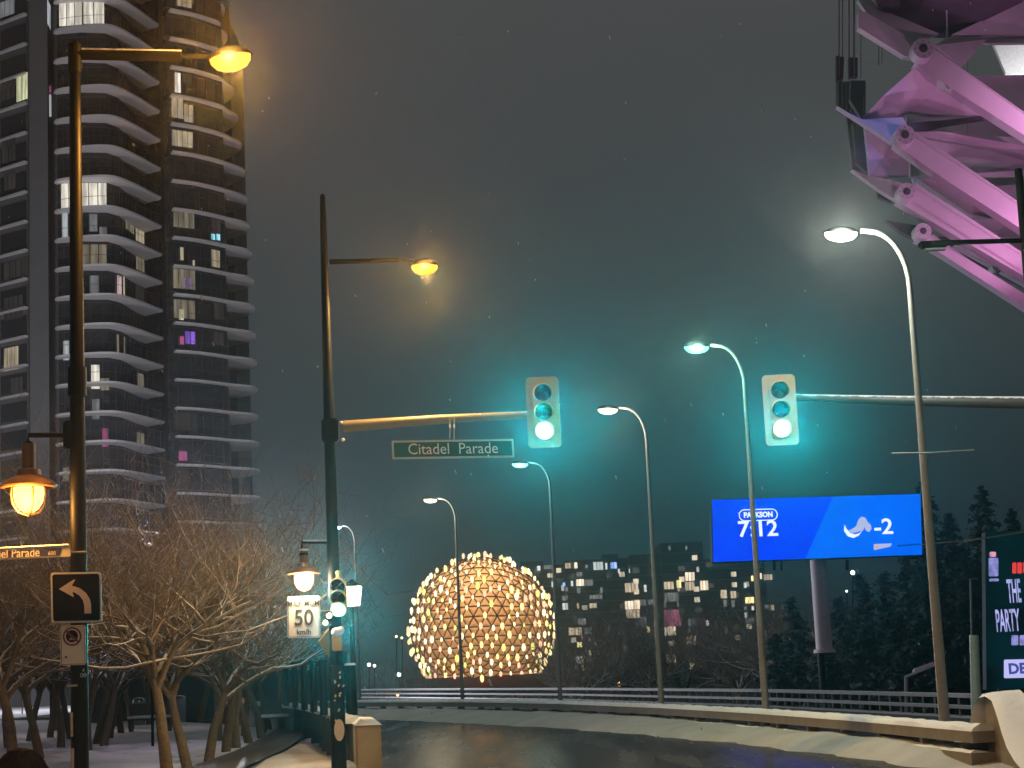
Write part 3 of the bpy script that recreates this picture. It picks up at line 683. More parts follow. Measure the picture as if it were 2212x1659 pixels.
# speed sign
dn = d2 - .2
o, TL, X, Y, N, lx, ly = plate('speed_limit_sign', [P(620, 1289, dn), P(691, 1287, dn), P(692, 1377, dn), P(621, 1379, dn)], .012, WHT, 'white speed limit sign reading MAXIMUM 50 beside the black mast', 'road sign', .035)
R = Matrix((X, -Y, -N)).transposed()
text('top_line', 'MAXIMUM', TL + X * lx * .5 + Y * ly * .17 - N * .006, .140, DARKINK, o, .86, R, .003, 'CENTER', .001)
text('number', '50', TL + X * lx * .5 + Y * ly * .53 - N * .004, .40, DARKINK, o, .86, R, .002, 'CENTER', .004)
text('unit', 'km/h', TL + X * lx * .5 + Y * ly * .86 - N * .006, .125, DARKINK, o, 1, R, .003, 'CENTER', .003)
b = MB(); k = .022
pl_ = [(k, k), (lx - k, k), (lx - k, ly - k), (k, ly - k)]
for (a, c_), (a2_, c2_) in zip(pl_, pl_[1:] + pl_[:1]): b.tube([TL + X * a + Y * c_ - N * .002, TL + X * a2_ + Y * c2_ - N * .002], .004, 4)
b.build('border_line', DARKINK, o)
b = MB(); b.tube([P(688, 1320, dn + .03), P(722, 1320, d2 - .05)], .02, 6); b.tube([P(688, 1350, dn + .03), P(722, 1350, d2 - .05)], .02, 6); b.build('bracket', GALV, o)
# diamond sign seen partly, control box on the mast
o, TL, X, Y, N, lx, ly = plate('warning_sign', [P(715, 1352, d2 + .2), P(741, 1390, d2 + .55), P(715, 1424, d2 + .2), P(688, 1386, d2 - .1)], .012, mat('warning_orange', (.55, .24, .05), .5, 0, .3, 9, .05), 'orange diamond warning sign tucked behind the black mast', 'road sign', .02)
b = MB(); b.box(P(728, 1389, d2 - .2), (.17, .14, .27)); o = b.build('push_button_box', mat('box_ochre', (.55, .30, .06), .5, 0, .2, 7, .05), bevel=.012); tag(o, 'ochre control box with snow on top, low on the black mast', 'control box')
b = MB(); b.ball(P(728, 1366, d2 - .2), .11, 10, sz=(1, .8, .8)); b.ball(P(736, 1362, d2 - .2), .07, 8); b.build('snow_cap', SNOW, o, smooth=True)
# pair of small bright lamps left of the low signal (walk signal glow)
b = MB(); b.box(P(712, 1331, d2 - .3), (.12, .1, .17)); o = b.build('flasher_housing', BLACK, bevel=.01); tag(o, 'little twin lamp unit glowing white between speed sign and low signal', 'lamp')
b = MB(); b.ball(P(711, 1330, d2 - .37), .055, 8); b.ball(P(703, 1345, d2 - .35), .05, 8); b.build('bulb', E_WM, o, smooth=True)
# square lantern on post behind
dq = 44.0
p = G(768, dq); q = thing('lantern_post', p, 'black lamp post with a glowing square lantern just right of the low signal', 'lamp post')
b = MB(); b.tube([(p.x, dq, 0), (p.x, dq, P(763, 1312, dq).z)], [.09, .05], 10); b.build('post', BLACK, q, smooth=True)
c = P(761, 1288, dq); s1, s2 = .22, .16
b = MB(); zt_, zb = .23, -.23
b.add([c + Vector((x * s1, y * s1, zt_)) for x, y in ((-1, -1), (1, -1), (1, 1), (-1, 1))] + [c + Vector((x * s2, y * s2, zb)) for x, y in ((-1, -1), (1, -1), (1, 1), (-1, 1))], [(0, 1, 2, 3), (7, 6, 5, 4), (0, 4, 5, 1), (1, 5, 6, 2), (2, 6, 7, 3), (3, 7, 4, 0)])
b.build('lantern_glass', emat('square_lantern', (1, .82, .5), 6), q)
b = MB(); b.add([c + Vector((x * .26, y * .26, zt_ + .003)) for x, y in ((-1, -1), (1, -1), (1, 1), (-1, 1))] + [c + Vector((0, 0, .42))], [(0, 1, 2, 3), (0, 1, 4), (1, 2, 4), (2, 3, 4), (3, 0, 4)]); b.build('lantern_roof', BLACK, q)
lamp('lantern_light', c + Vector((0, -.35, 0)), 120, WARM, q, r=.12)
# stout dark post with snow cap right of the mast
p = G(762, 40); b = MB(); b.tube([(p.x, 40, -.1), (p.x, 40, P(762, 1437, 40).z)], .12, 14); o = b.build('stout_post', BLACK, smooth=True); tag(o, 'stout black post with a flat snow cap right behind the ochre end pier', 'post')
b = MB(); zc = P(762, 1437, 40).z; b.tube([(p.x, 40, zc), (p.x, 40, zc + .05)], [.135, .11], 14); b.build('snow_cap', SNOW, o, smooth=True)

# ------------------------------------------------------------------ curved road lamps
def cobra(xb, d, ytop, reach, lens, col, power, lab, glow=30, r0=.085):
    p = G(xb, d, -.3); x = p.x
    t = thing('curved_street_light', (x, d, -.9), lab, 'street light', 'curved street lights along the parapet')
    xt = xb - .05 * (1397 - ytop); zt = P(xt - 60, ytop, d).z; R_ = reach * .95
    pts = [(x, d, -.9), (x, d, 2.5), (x, d, zt - R_)]
    n = 9
    for i in range(1, n + 1):
        a = PI / 2 * i / n; pts.append((x - R_ * (1 - math.cos(a)) * .62, d - .0, zt - R_ + R_ * math.sin(a)))
    pts.append((x - reach * .74, d, zt + .02))
    b = MB(); b.tube(pts, [r0, r0 * .8, r0 * .5] + [r0 * .48] * n + [r0 * .4], 10); b.build('pole', GALV, t, smooth=True)
    c = Vector((x - reach - .06, d, zt)); oval_head('lamp_head', c, .58, .3, .13, lens, t, .05)
    lamp('street_lamp_light', c + Vector((0, 0, -.2)), power, col, t, 'SPOT', .1, aim=c + Vector((0, 0, -1)), cone=170, blend=.3)
    if glow: lamp('street_lamp_glow', c + Vector((0, -.24, -.06)), glow * 9, col, t, r=.09)
    return t, x, zt
t1_, x1_, z1_ = cobra(2050, 29, 497, 1.0, E_WH, (.93, 1, .84), 160, 'curved street light with a white lamp, largest and nearest on the right', 85, .095)
b = MB(); b.tube([P(1926, 979, 29), P(2010, 978, 28.9), P(2104, 972, 29)], .012, 5); b.build('cross_rod', GALV, t1_)
cobra(1660, 38.7, 746, .93, E_GR, (.45, 1, .75), 160, 'curved street light with a greenish lamp, left of the right hand signal', 40, .085)
cobra(1433, 47.8, 882, .93, E_WM, (1, .90, .72), 120, 'curved street light with a warm white lamp, between the two hanging signals', 25)
cobra(1213, 59.7, 1001, .9, E_TL, (.5, .95, .85), 160, 'curved street light with a pale teal lamp, in front of the dome right edge', 9)
cobra(1001, 71.2, 1079, .9, E_WM, (1, .95, .7), 120, 'curved street light with a pale yellow lamp, rising in front of the dome', 22)
cobra(778, 82, 1138, .78, E_CW, (.8, .95, 1), 200, 'farthest curved street light with a cold white lamp, just right of the black mast', 20)
# small purple grey lamp, teal lit post, gantry, cable on the right
dp = 62.0; p = G(1958, dp, -.9); t = thing('angled_lamp', p, 'small purple grey lamp post with a flat angled arm beyond the railing', 'street light')
PURP = mat('lilac_paint', (.35, .30, .42), .5)
b = MB(); b.tube([(p.x, dp, -.9), P(1957, 1462, dp)], .06, 8); b.build('post', PURP, t); b = MB(); b.tube([P(1956, 1463, dp), P(1980, 1453, dp - .5)], .05, 6); b.build('arm', PURP, t)
b = MB(); a_, c_ = P(1975, 1452, dp - .5), P(2020, 1436, dp - 1.3); b.prism([a_ + Vector((0, 0, .10)), c_ + Vector((0, 0, .10)), c_ + Vector((0, 0, -.06)), a_ + Vector((0, 0, -.08))], (0, .3, 0)); b.build('lamp_head', PURP, t, bevel=.03)
dp = 48.0; p = G(2112, dp, -.9); b = MB(); b.tube([(p.x, dp, -.9), P(2104, 1372, dp)], [.14, .12], 10); o = b.build('pale_post', mat('pale_post_paint', (.35, .45, .45), .4), smooth=True); tag(o, 'short pale post glinting teal beyond the railing near the right edge', 'post')  # teal light falling on the post is put into its base colour
dp = 70.0; g_ = thing('sign_gantry', G(2110, dp, GZ), 'thin dark gantry frame beside the illuminated event board', 'gantry')
GM = mat('gantry_steel', (.16, .17, .19), .5, .3)
b = MB(); b.tube([G(2110, dp, GZ), P(2097, 1251, dp)], .05, 6); b.build('upright', GM, g_); b = MB(); b.tube([P(2097, 1251, dp), P(2113, 1250, dp)], .05, 6); b.build('cross_arm', GM, g_)
b = MB(); b.tube([P(2136, 1345, dp), P(2156, 1395, dp), G(2160, dp, GZ)], .05, 6); b.build('brace', GM, g_)
b = MB(); b.tube([P(2100, 1445, dp), G(2112, dp, GZ)], .03, 6); b.build('rod', GM, g_)
dp = 33.0; b = MB(); b.tube([P(1990, 1177, dp - 3), P(2035, 1172, dp), P(2080, 1169, dp + 1), P(2150, 1159, dp + 1), P(2260, 1141, dp + 1)], .014, 5); o = b.build('overhead_cable', mat('cable', (.12, .11, .1), .7)); tag(o, 'thin overhead cable crossing behind the largest curved street light', 'cable')

# ------------------------------------------------------------------ illuminated score screen
def quad_pt(cn, u_, v_, off=0):
    TL, TR, BR, BL = cn; p = (TL * (1 - u_) + TR * u_) * (1 - v_) + (BL * (1 - u_) + BR * u_) * v_; N = (TR - TL).cross(BL - TL).normalized(); N = N if N.y < 0 else -N
    return p + N * off
dS = 108.0
cs = [P(1538, 1080, dS), P(1988, 1067, dS * 1.0216), P(1992, 1198, dS * 1.0216), P(1541, 1214, dS)]
ss = thing('video_billboard', G(1778, 110.5, GZ), 'large blue video billboard on a grey pink post showing 7:12 and -2', 'billboard')
EB1 = emat('screen_deep_blue', (.0, .045, 1.0), 1.0, 'n', .35, .9, sampled=True); EB2 = emat('screen_bright_blue', (.0, .145, 1.0), 1.0, 'n', .2, .9, sampled=True)
EW = emat('screen_white', (.80, .86, 1.0), 1.1); EWS = emat('screen_soft_white', (.55, .62, .95), .8)
b = MB(); fr_ = [quad_pt(cs, u_, v_, -.05) for u_, v_ in ((-.003, -.01), (1.003, -.01), (1.003, 1.01), (-.003, 1.01))]; b.prism(fr_, (0, 1.2, 0)); b.build('cabinet', BLACK, ss)
b = MB(); b.add([quad_pt(cs, u_, v_) for u_, v_ in ((0, 0), (.575, 0), (.435, 1), (0, 1))], [(0, 1, 2, 3)]); scr = b.build('screen', EB1, ss)
b = MB(); b.add([quad_pt(cs, u_, v_) for u_, v_ in ((.575, 0), (1, 0), (1, 1), (.435, 1))], [(0, 1, 2, 3)]); b.build('screen', EB2, ss)
# diagonal darker stripes of the picture on the screen
b = MB()
for i in range(11):
    u0 = .02 + i * .031
    b.add([quad_pt(cs, u_, v_, .008) for u_, v_ in ((u0 + .0, .04), (u0 + .009, .04), (u0 + .125, .80), (u0 + .116, .80))], [(0, 1, 2, 3)])
b.build('screen_stripes', emat('screen_stripe', (.0, .042, .90), .96), scr)
X = (cs[1] - cs[0]).normalized(); N = (cs[1] - cs[0]).cross(cs[3] - cs[0]).normalized(); N = N if N.y > 0 else -N; Yd = -N.cross(X); Yd = Yd if Yd.z < 0 else -Yd
R = Matrix((X, -Yd, -N)).transposed()
text('clock_digits', '7:12', quad_pt(cs, .213, .50, .03), 1.32, EW, scr, 1.12, R, .01, 'CENTER', .022)
text('score_digits', '-2', quad_pt(cs, .815, .53, .03), 1.32, EW, scr, 1.15, R, .01, 'CENTER', .022)
text('logo_word', 'PARKSON', quad_pt(cs, .216, .265, .03), .44, EW, scr, .92, R, .01, 'CENTER', .02)
def capsule(cu, cv, hw, hh, th):
    v = []; n = 10
    for rr in (0, th):
        for sx, a0 in ((1, -PI / 2), (-1, PI / 2)):
            for i in range(n + 1):
                a = a0 + PI * i / n; v.append((sx * (hw - hh) + (hh - rr) * math.cos(a), (hh - rr) * math.sin(a)))
    m_ = len(v) // 2; c = quad_pt(cs, cu, cv, .03)
    return [c + X * x + Vector((0, 0, 1)) * z for x, z in v], [(i, (i + 1) % m_, (i + 1) % m_ + m_, i + m_) for i in range(m_)]
b = MB(); vs, fs = capsule(.216, .265, 1.22, .36, .06); b.add(vs, fs); b.build('logo_outline', EW, scr)
# team emblem: crescent with a wavy plume
b = MB(); c = quad_pt(cs, .70, .54, .03); V_ = lambda a, z: c + X * a + Vector((0, 0, z))
pts = [(-.95, .28), (-.86, .02), (-.65, -.22), (-.35, -.34), (-.05, -.28), (.18, -.08), (-.10, -.42), (-.45, -.56), (-.80, -.44), (-1.02, -.1)]
b.prism([V_(*q) for q in pts], N * -.02); b.build('emblem_crescent', EW, scr)
b = MB(); pts = [(-.75, -.12), (-.45, .02), (-.2, .18), (-.08, .50), (.15, .72), (.40, .66), (.52, .40), (.72, .18), (.74, -.05), (.55, -.22), (.36, -.12), (.30, .12), (.22, -.1), (.02, -.14), (-.2, -.22), (-.5, -.24)]
b.prism([V_(*q) for q in pts], N * -.015); b.build('emblem_plume', EWS, scr)
b = MB(); b.add([quad_pt(cs, u_, v_, .03) for u_, v_ in ((.765, .80), (.855, .80), (.845, .85), (.80, .88), (.765, .90))], [(0, 1, 2, 3, 4)]); b.build('sponsor_mark', EWS, scr)
b = MB(); b.add([quad_pt(cs, u_, v_, .035) for u_, v_ in ((.775, .83), (.785, .83), (.785, .87), (.775, .87))], [(0, 1, 2, 3)]); b.build('sponsor_dot', emat('orange_dot', (1, .3, .05), 1), scr)
b = MB(); b.add([quad_pt(cs, u_, v_, .03) for u_, v_ in ((.88, .83), (.99, .815), (.99, .84), (.88, .855))], [(0, 1, 2, 3)]); b.build('sponsor_bar', emat('navy_bar', (0, .06, .5), .8), scr)
pc = P(1777, 1300, dS + 2.2); zt_ = P(1777, 1212, dS + 2.2).z; zb = P(1777, 1403, dS + 2.2).z
PINKP = mat('billboard_post', (.80, .66, .72), .6)
b = MB(); b.tube([(pc.x - .1, pc.y, zb), (pc.x - .1, pc.y, zt_ + .5)], .50, 20); b.build('post', PINKP, ss, smooth=True)
b = MB(); b.tube([(pc.x - .1, pc.y, zb - .2), (pc.x - .1, pc.y, zb + .02)], [.68, .62], 20); b.build('post_collar', PINKP, ss, smooth=True)
b = MB(); b.tube([(pc.x - .35, pc.y, GZ), (pc.x - .35, pc.y, zb - .1)], .2, 12); b.build('post_foot', BLACK, ss)
b = MB()
for x in (1672, 1688, 1830): b.tube([P(x, 1210, dS + .6), P(x, 1232, dS + .6)], .1, 6)
b.build('service_bracket', BLACK, ss)
lamp('screen_blue_light', quad_pt(cs, .5, .5, 1.5), 1, (0, .2, 1), ss) if False else None
# ------------------------------------------------------------------ event board at the right edge
dB = 64.0
cb = [P(2128, 1150, dB), P(2400, 1135, dB - .6), P(2400, 1478, dB - .6), P(2131, 1490, dB)]
eb_ = thing('event_board', G(2200, dB, GZ), 'dark event board with lilac letters THE PARTY at the right edge', 'billboard')
b = MB(); b.prism([quad_pt(cb, *q) for q in ((0, 0), (1, 0), (1, 1), (0, 1))], (0, .5, 0)); b.build('board', emat('board_glow', (.0, .30, .38), .05, 'n', .5, .2), eb_)
b = MB(); b.tube([G(2250, dB + .6, GZ), P(2250, 1480, dB + .6)], .25, 8); b.build('leg', BLACK, eb_)
X = (cb[1] - cb[0]).normalized(); N = (cb[1] - cb[0]).cross(cb[3] - cb[0]).normalized(); N = N if N.y > 0 else -N; Yd = -N.cross(X); Yd = Yd if Yd.z < 0 else -Yd
R = Matrix((X, -Yd, -N)).transposed(); LIL = emat('lilac_led', (.50, .52, 1.0), .95, 'n', 3, .6); sc6 = dB / F
text('line_the', 'THE', P(2176, 1280, dB - .2), 70 * sc6, LIL, eb_, .22, R, .01, 'LEFT', .018)
text('line_party', 'PARTY', P(2151, 1344, dB - .2), 66 * sc6, LIL, eb_, .25, R, .01, 'LEFT', .018)
def led(nm, x0, y0, x1, y1, m_, dz=.35):
    b = MB(); b.prism([P(x0, y0, dB - dz), P(x1, y0 - (x1 - x0) * .02, dB - dz), P(x1, y1 - (x1 - x0) * .02, dB - dz), P(x0, y1, dB - dz)], (0, .04, 0)); return b.build(nm, m_, eb_, bevel=.02)
led('lilac_tile', 2136, 1205, 2157, 1245, emat('lilac_tile', (.40, .40, .95), .75, 'n', 5, .5)); led('lilac_tile', 2137, 1250, 2158, 1256, MC['lilac_tile'])
led('pink_tile', 2138, 1192, 2152, 1203, emat('pink_tile', (1, .45, .60), .8, 'n', 5, .5))
led('red_word_tile', 2187, 1215, 2196, 1239, emat('red_led', (1, .07, .07), .75)); led('red_word_tile', 2198, 1215, 2208, 1239, MC['red_led']); led('red_word_tile', 2210, 1214, 2222, 1238, MC['red_led'])
led('lilac_tile', 2185, 1372, 2200, 1394, MC['lilac_tile']); led('lilac_tile', 2203, 1372, 2220, 1394, MC['lilac_tile'])
led('ticket_tile', 2169, 1425, 2260, 1465, emat('pale_lilac', (.55, .55, 1), .95))
text('ticket_word', 'DE', P(2178, 1446, dB - .42), 30 * sc6, emat('blue_ink', (.10, .12, .5), .6), eb_, 1.0, R, .005, 'LEFT', .02)

# ------------------------------------------------------------------ left hand residential tower
CONCT = mat('tower_concrete', (.14, .14, .145), .85, 0, .2, .5, .1)
SLABM = mat('balcony_slab', (.72, .69, .69), .8, 0, .12, .8, .05)
DGL = mat('dark_glazing', (.022, .022, .026), .25, 0, .5, .9, 0, spec=.8)
MUL = mat('mullion', (.05, .05, .055), .5, .3)
tw = thing('residential_tower', G(300, 190, GZ), 'tall residential tower on the left with stacked curved balcony slabs and lit windows', 'tower')
def pxd(pts, yref=450): return [(P(x, yref, d).x, d) for x, d in pts]
V1w = pxd([(125, 181.6), (178, 181.3), (232, 181.9), (258, 183.6), (294, 189.2), (318, 191.8), (346, 194)]); V2w = pxd([(356, 186.5), (365, 185.6), (420, 187.3), (460, 189.3), (485, 190.8), (489, 197), (487, 206)])
V0w = pxd([(-60, 190), (0, 186.5), (60, 184), (64, 182.8), (104, 182.6), (106, 185), (125, 185)])
def wallprism(line, z0, z1, m_, nm, back=212):
    b = MB(); n = len(line); poly = [(x, d, z0) for x, d in line] + [(line[-1][0], back, z0), (line[0][0], back, z0)]
    b.prism(poly, (0, 0, z1 - z0)); return b.build(nm, m_, tw)
wallprism(V1w, GZ, 84, DGL, 'glazed_wall'); wallprism(V2w, GZ, 84, DGL, 'glazed_wall'); wallprism(V0w, GZ, 84, CONCT, 'concrete_wall')
# slim vertical pier between the two volumes and the tower's far back mass on the right
b = MB(); x_ = P(350, 450, 190).x; b.box((x_ + .2, 193, 41), (1.1, 3, 84)); b.build('recess_pier', mat('recess_dark', (.03, .028, .035), .8), tw)
b = MB(); b.prism([(P(488, 450, 200).x, 200, GZ), (P(504, 450, 200).x, 200, GZ), (P(510, 450, 206).x, 206, GZ), (P(510, 450, 206).x, 214, GZ), (P(488, 450, 200).x, 214, GZ)], (0, 0, 84)); b.build('rear_wing', mat('rear_wing', (.04, .042, .045), .7, 0, .3, .5), tw)
EX = [(-400, 480), (0, 498), (60, 505), (150, 514), (240, 523), (300, 530), (360, 535), (425, 538), (480, 543), (545, 547), (700, 549), (1300, 550)]
FH = 2.98
def smooth_poly(pts, it=2):
    for _ in range(it):
        q = []
        for i in range(len(pts)):
            a, c_ = pts[i], pts[(i + 1) % len(pts)]
            q += [(a[0] * .75 + c_[0] * .25, a[1] * .75 + c_[1] * .25), (a[0] * .25 + c_[0] * .75, a[1] * .25 + c_[1] * .75)]
        pts = q
    return pts
for k in range(-14, 10):
    y2 = 450 - 61.7 * k; z1 = P(178, 450 - (65.3 if k > 0 else 63.4) * k, 179.7).z; z2 = P(365, y2, 184.6).z
    e = pxd([(116, 181.5), (122, 180.2), (178, 179.5), (226, 179.4), (258, 180.3), (300, 183.9), (333, 187.4), (352, 189.4), (324, 190.2), (304, 191.8)])
    front = e[:8]; ov = pxd([(116, 181.5)]) 
    fr2 = [front[0]]
    for a, c_, g_ in zip(front, front[1:], front[2:]):    # round the front corners
        fr2 += [(c_[0] * .7 + a[0] * .3, c_[1] * .7 + a[1] * .3), c_ if False else ((a[0] + 6 * c_[0] + g_[0]) / 8, (a[1] + 6 * c_[1] + g_[1]) / 8), (c_[0] * .7 + g_[0] * .3, c_[1] * .7 + g_[1] * .3)]
    poly = smooth_poly(fr2 + e[7:], 1)
    b = MB(); b.prism([(x, d, z1) for x, d in poly], (0, 0, .22)); b.build('balcony_slab', SLABM, tw)
    t_ = interp(EX, y2)
    e2 = pxd([(360, 184.6), (420, 186.4), (462, 188.4), (485, 189.8), (t_ - 18, 191.8), (t_ - 5, 193.0), (t_, 194.4), (t_ - 6, 196.6), (t_ - 26, 198.6), (484, 199.5), (470, 197), (360, 196)])
    b = MB(); b.prism([(x, d, z2) for x, d in smooth_poly(e2, 1)], (0, 0, .22)); b.build('balcony_slab', SLABM, tw)
    # mullions and floor bands behind the balconies
    for line, z in ((V1w, z1), (V2w[:5], z2)):
        b = MB()
        for (xa, da), (xb, db) in zip(line, line[1:]):
            L_ = math.hypot(xb - xa, db - da); n = max(1, int(L_ / 1.1)); a_ = math.atan2(db - da, xb - xa)
            for i in range(n):
                t = (i + .5) / n; b.box((xa + (xb - xa) * t + math.sin(a_) * .05, da + (db - da) * t - math.cos(a_) * .05, z + 1.6), (.07, .1, FH - .3), Matrix.Rotation(a_, 3, 'Z'))
        b.tube([(x, d - .06, z + .5) for x, d in line], .06, 4); b.tube([(x, d - .06, z + 2.75) for x, d in line], .06, 4)
        b.build('mullions', MUL, tw)
    # slim balcony rails
    for pl_, z in (([(x, d) for x, d in fr2], z1), (smooth_poly(e2, 1)[1:9], z2)):
        b = MB(); b.tube([(x, d + .12, z + 1.2) for x, d in pl_], .025, 4); b.build('balcony_rail', MUL, tw)
    # left volume window bays and slab lines
    b = MB()
    for (xa, da), (xb, db) in zip(V0w[:3], V0w[1:3]):
        a_ = math.atan2(db - da, xb - xa); L_ = math.hypot(xb - xa, db - da)
        cx, cd = (xa + xb) / 2, (da + db) / 2
        b.box((cx, cd, z1 + 1.35), (L_ * .9, .2, 1.9), Matrix.Rotation(a_, 3, 'Z'))
    b.build('window_band', DGL, tw)
    b = MB(); xa, da = V0w[0]; xb, db = V0w[2]; a_ = math.atan2(db - da, xb - xa); L_ = math.hypot(xb - xa, db - da)
    b.box(((xa + xb) / 2, (da + db) / 2 - .3, z1 - .05), (L_, .7, .22), Matrix.Rotation(a_, 3, 'Z')); b.build('ledge', SLABM, tw)
def on_line(px, yref, line, off):
    """distance of the wall behind grid column px"""
    for (xa, da), (xb, db) in zip(line, line[1:]):
        ua = xa / da; ub = xb / db; u_ = P(px, yref, 180).x / 180
        u_ -= 0
        if min(ua, ub) <= u_ <= max(ua, ub) and abs(ub - ua) > 1e-6:
            # intersect ray x = u d with segment
            den = (xb - xa) - u_ * (db - da); t = (u_ * da - xa) / den
            return da + (db - da) * t - off
    return line[0][1] - off
TW = {'w': ((1, .93, .80), 1.0), 'g': ((.98, 1, .62), .75), 'c': ((.85, .92, .95), .55), 'd': ((1, .86, .62), .20), 'm': ((1, .84, .58), .42), 'p': ((.38, .18, 1), .75), 'k': ((1, .72, .74), .70), 'b': ((.35, .85, 1), 1.0), 'n': ((.7, .62, .6), .035), 'q': ((.80, .84, .86), .22), 'r': ((.95, .22, .55), .35)}
def tmat(c_): col, s_ = TW[c_]; return emat('room_light_' + c_, col, s_, 'curtain', 2.2, .45)
WIN = [  # volume, x0, y0, x1, y1, colour, panes
 (1, 127, 0, 178, 55, 'w', 3), (1, 179, 0, 226, 52, 'w', 2), (1, 131, 396, 166, 449, 'w', 2), (1, 172, 395, 231, 449, 'w', 3), (1, 133, 460, 147, 516, 'c', 1), (1, 192, 462, 211, 500, 'q', 1), (1, 214, 490, 232, 514, 'q', 1),
 (1, 270, 474, 290, 500, 'd', 2), (1, 292, 482, 312, 523, 'm', 3), (1, 176, 528, 231, 573, 'd', 3), (1, 293, 545, 312, 585, 'd', 3), (1, 193, 595, 215, 646, 'q', 1), (1, 253, 595, 263, 645, 'k', 1), (1, 265, 597, 270, 640, 'm', 1), (1, 292, 615, 312, 652, 'n', 3),
 (1, 252, 725, 271, 778, 'd', 2), (1, 136, 736, 150, 778, 'c', 1), (1, 196, 788, 216, 840, 'w', 1), (1, 217, 817, 236, 843, 'd', 2), (1, 297, 807, 311, 845, 'd', 3), (1, 198, 862, 216, 905, 'q', 1), (1, 220, 925, 235, 965, 'r', 1), (1, 296, 935, 312, 964, 'd', 2),
 (1, 135, 1010, 150, 1040, 'd', 1), (1, 254, 120, 268, 160, 'n', 1), (1, 385, 975, 405, 995, 'r', 1),
 (2, 383, -15, 414, 15, 'm', 3), (2, 377, 157, 391, 200, 'w', 1), (2, 393, 160, 414, 180, 'n', 2), (2, 370, 212, 396, 255, 'm', 2), (2, 397, 226, 418, 264, 'm', 2), (2, 371, 283, 417, 317, 'm', 4), (2, 374, 457, 420, 492, 'd', 4),
 (2, 456, 472, 477, 504, 'n', 2), (2, 456, 505, 465, 518, 'b', 1), (2, 467, 505, 476, 519, 'b', 1), (2, 389, 534, 397, 562, 'm', 1), (2, 416, 562, 421, 574, 'm', 1), (2, 456, 540, 476, 577, 'm', 1), (2, 374, 582, 422, 624, 'd', 4), (2, 397, 600, 415, 622, 'p', 2),
 (2, 375, 648, 422, 688, 'd', 3), (2, 386, 668, 397, 691, 'g', 1), (2, 400, 716, 422, 743, 'p', 2), (2, 388, 726, 398, 744, 'r', 1), (2, 378, 892, 425, 930, 'n', 4), (2, 462, 655, 484, 690, 'n', 2), (2, 460, 718, 484, 745, 'n', 2),
 (0, 0, 0, 32, 34, 'q', 3), (0, 35, 160, 60, 217, 'g', 2), (0, 2, 165, 33, 215, 'n', 3), (0, 8, 750, 40, 800, 'm', 4), (0, 8, 562, 60, 600, 'n', 4), (0, 4, 300, 34, 350, 'n', 4), (0, 8, 372, 34, 410, 'n', 3), (0, 8, 640, 50, 690, 'n', 4), (0, 22, 815, 50, 850, 'n', 3),
 (1, 102, 5, 110, 58, 'c', 1), (1, 106, 204, 111, 252, 'c', 1), (1, 106, 185, 111, 200, 'r', 1)]
ALLW = {0: V0w, 1: V1w, 2: V2w[:5]}
for vol, xa, ya, xb, yb, c_, n in WIN:
    line = ALLW[vol]; ym = (ya + yb) / 2
    if vol == 1 and xa < 124: line = V0w
    if vol == 1 and xa > 350: line = V2w[:5]
    da = on_line(xa, ym, line, .22); db = on_line(xb, ym, line, .22)
    pa, pb, pc_, pd = P(xa, ya, da), P(xb, ya, db), P(xb, yb, db), P(xa, yb, da)
    zt_, zb = (pa.z + pb.z) / 2, (pc_.z + pd.z) / 2; xa_, xb_ = (pa.x + pd.x) / 2, (pb.x + pc_.x) / 2
    b = MB(); Bf = MB()
    for i in range(n):
        t0, t1 = (i + .05) / n, (i + .95) / n; L_ = lambda t: (xa_ + (xb_ - xa_) * t, da + (db - da) * t)
        A_, B_ = L_(t0), L_(t1); b.add([(A_[0], A_[1], zb), (B_[0], B_[1], zb), (B_[0], B_[1], zt_), (A_[0], A_[1], zt_)], [(0, 1, 2, 3)])
    b.build('window', tmat(c_), tw)
# unseen fill lamps added at street level to light the tower
for i, (x, z, pw, col) in enumerate([(-50, 8, 26000, (.95, .90, .92)), (-20, 6, 27000, (.85, .88, 1))]):
    t = thing('plaza_lamp', (x, 128 + 6 * i, .05), ['tall plaza lamp standing far behind the left trees', 'tall plaza lamp hidden behind the distant trees near the balustrade'][i], 'lamp')
    b = MB(); b.tube([(x, 128 + 6 * i, .05), (x, 128 + 6 * i, z)], .1, 8); b.build('post', BLACK, t)
    b = MB(); b.ball((x, 128 + 6 * i, z + .25), .3, 10); b.build('globe', E_WM, t, smooth=True)
    lamp('plaza_light', (x, 128 + 6 * i, z + .7), pw, col, t, r=.3)

# ------------------------------------------------------------------ geodesic dome
dD = 480.0; kx = dD / F
c0 = P(1041, 1357, dD); RD = 150 * kx
dm = thing('geodesic_dome', G(1041, dD, GZ), 'glowing golden geodesic dome covered in hundreds of bulbs', 'dome')
bm = bmesh.new(); bmesh.ops.create_icosphere(bm, subdivisions=4, radius=RD)
rotd = Matrix.Rotation(.31, 3, 'Z'); zc = -100 * kx
for v in bm.verts: v.co = rotd @ v.co
bmv = [v.co.copy() for v in bm.verts]; edges = [(e.verts[0].co.copy(), e.verts[1].co.copy()) for e in bm.edges]
dl = [v for v in bm.verts if v.co.z < zc - 2.5]; bmesh.ops.delete(bm, geom=dl, context='VERTS')
for f in list(bm.faces):      # shallow pyramids, so every panel catches the light differently
    bmesh.ops.poke(bm, faces=[f], offset=-.7)
me = bpy.data.meshes.new('shell_panels'); bm.to_mesh(me); bm.free()
pm = mat('dome_panel', (.70, .55, .38), .5, .0, .35, .12, .1); me.materials.append(pm); t_ = pm.node_tree
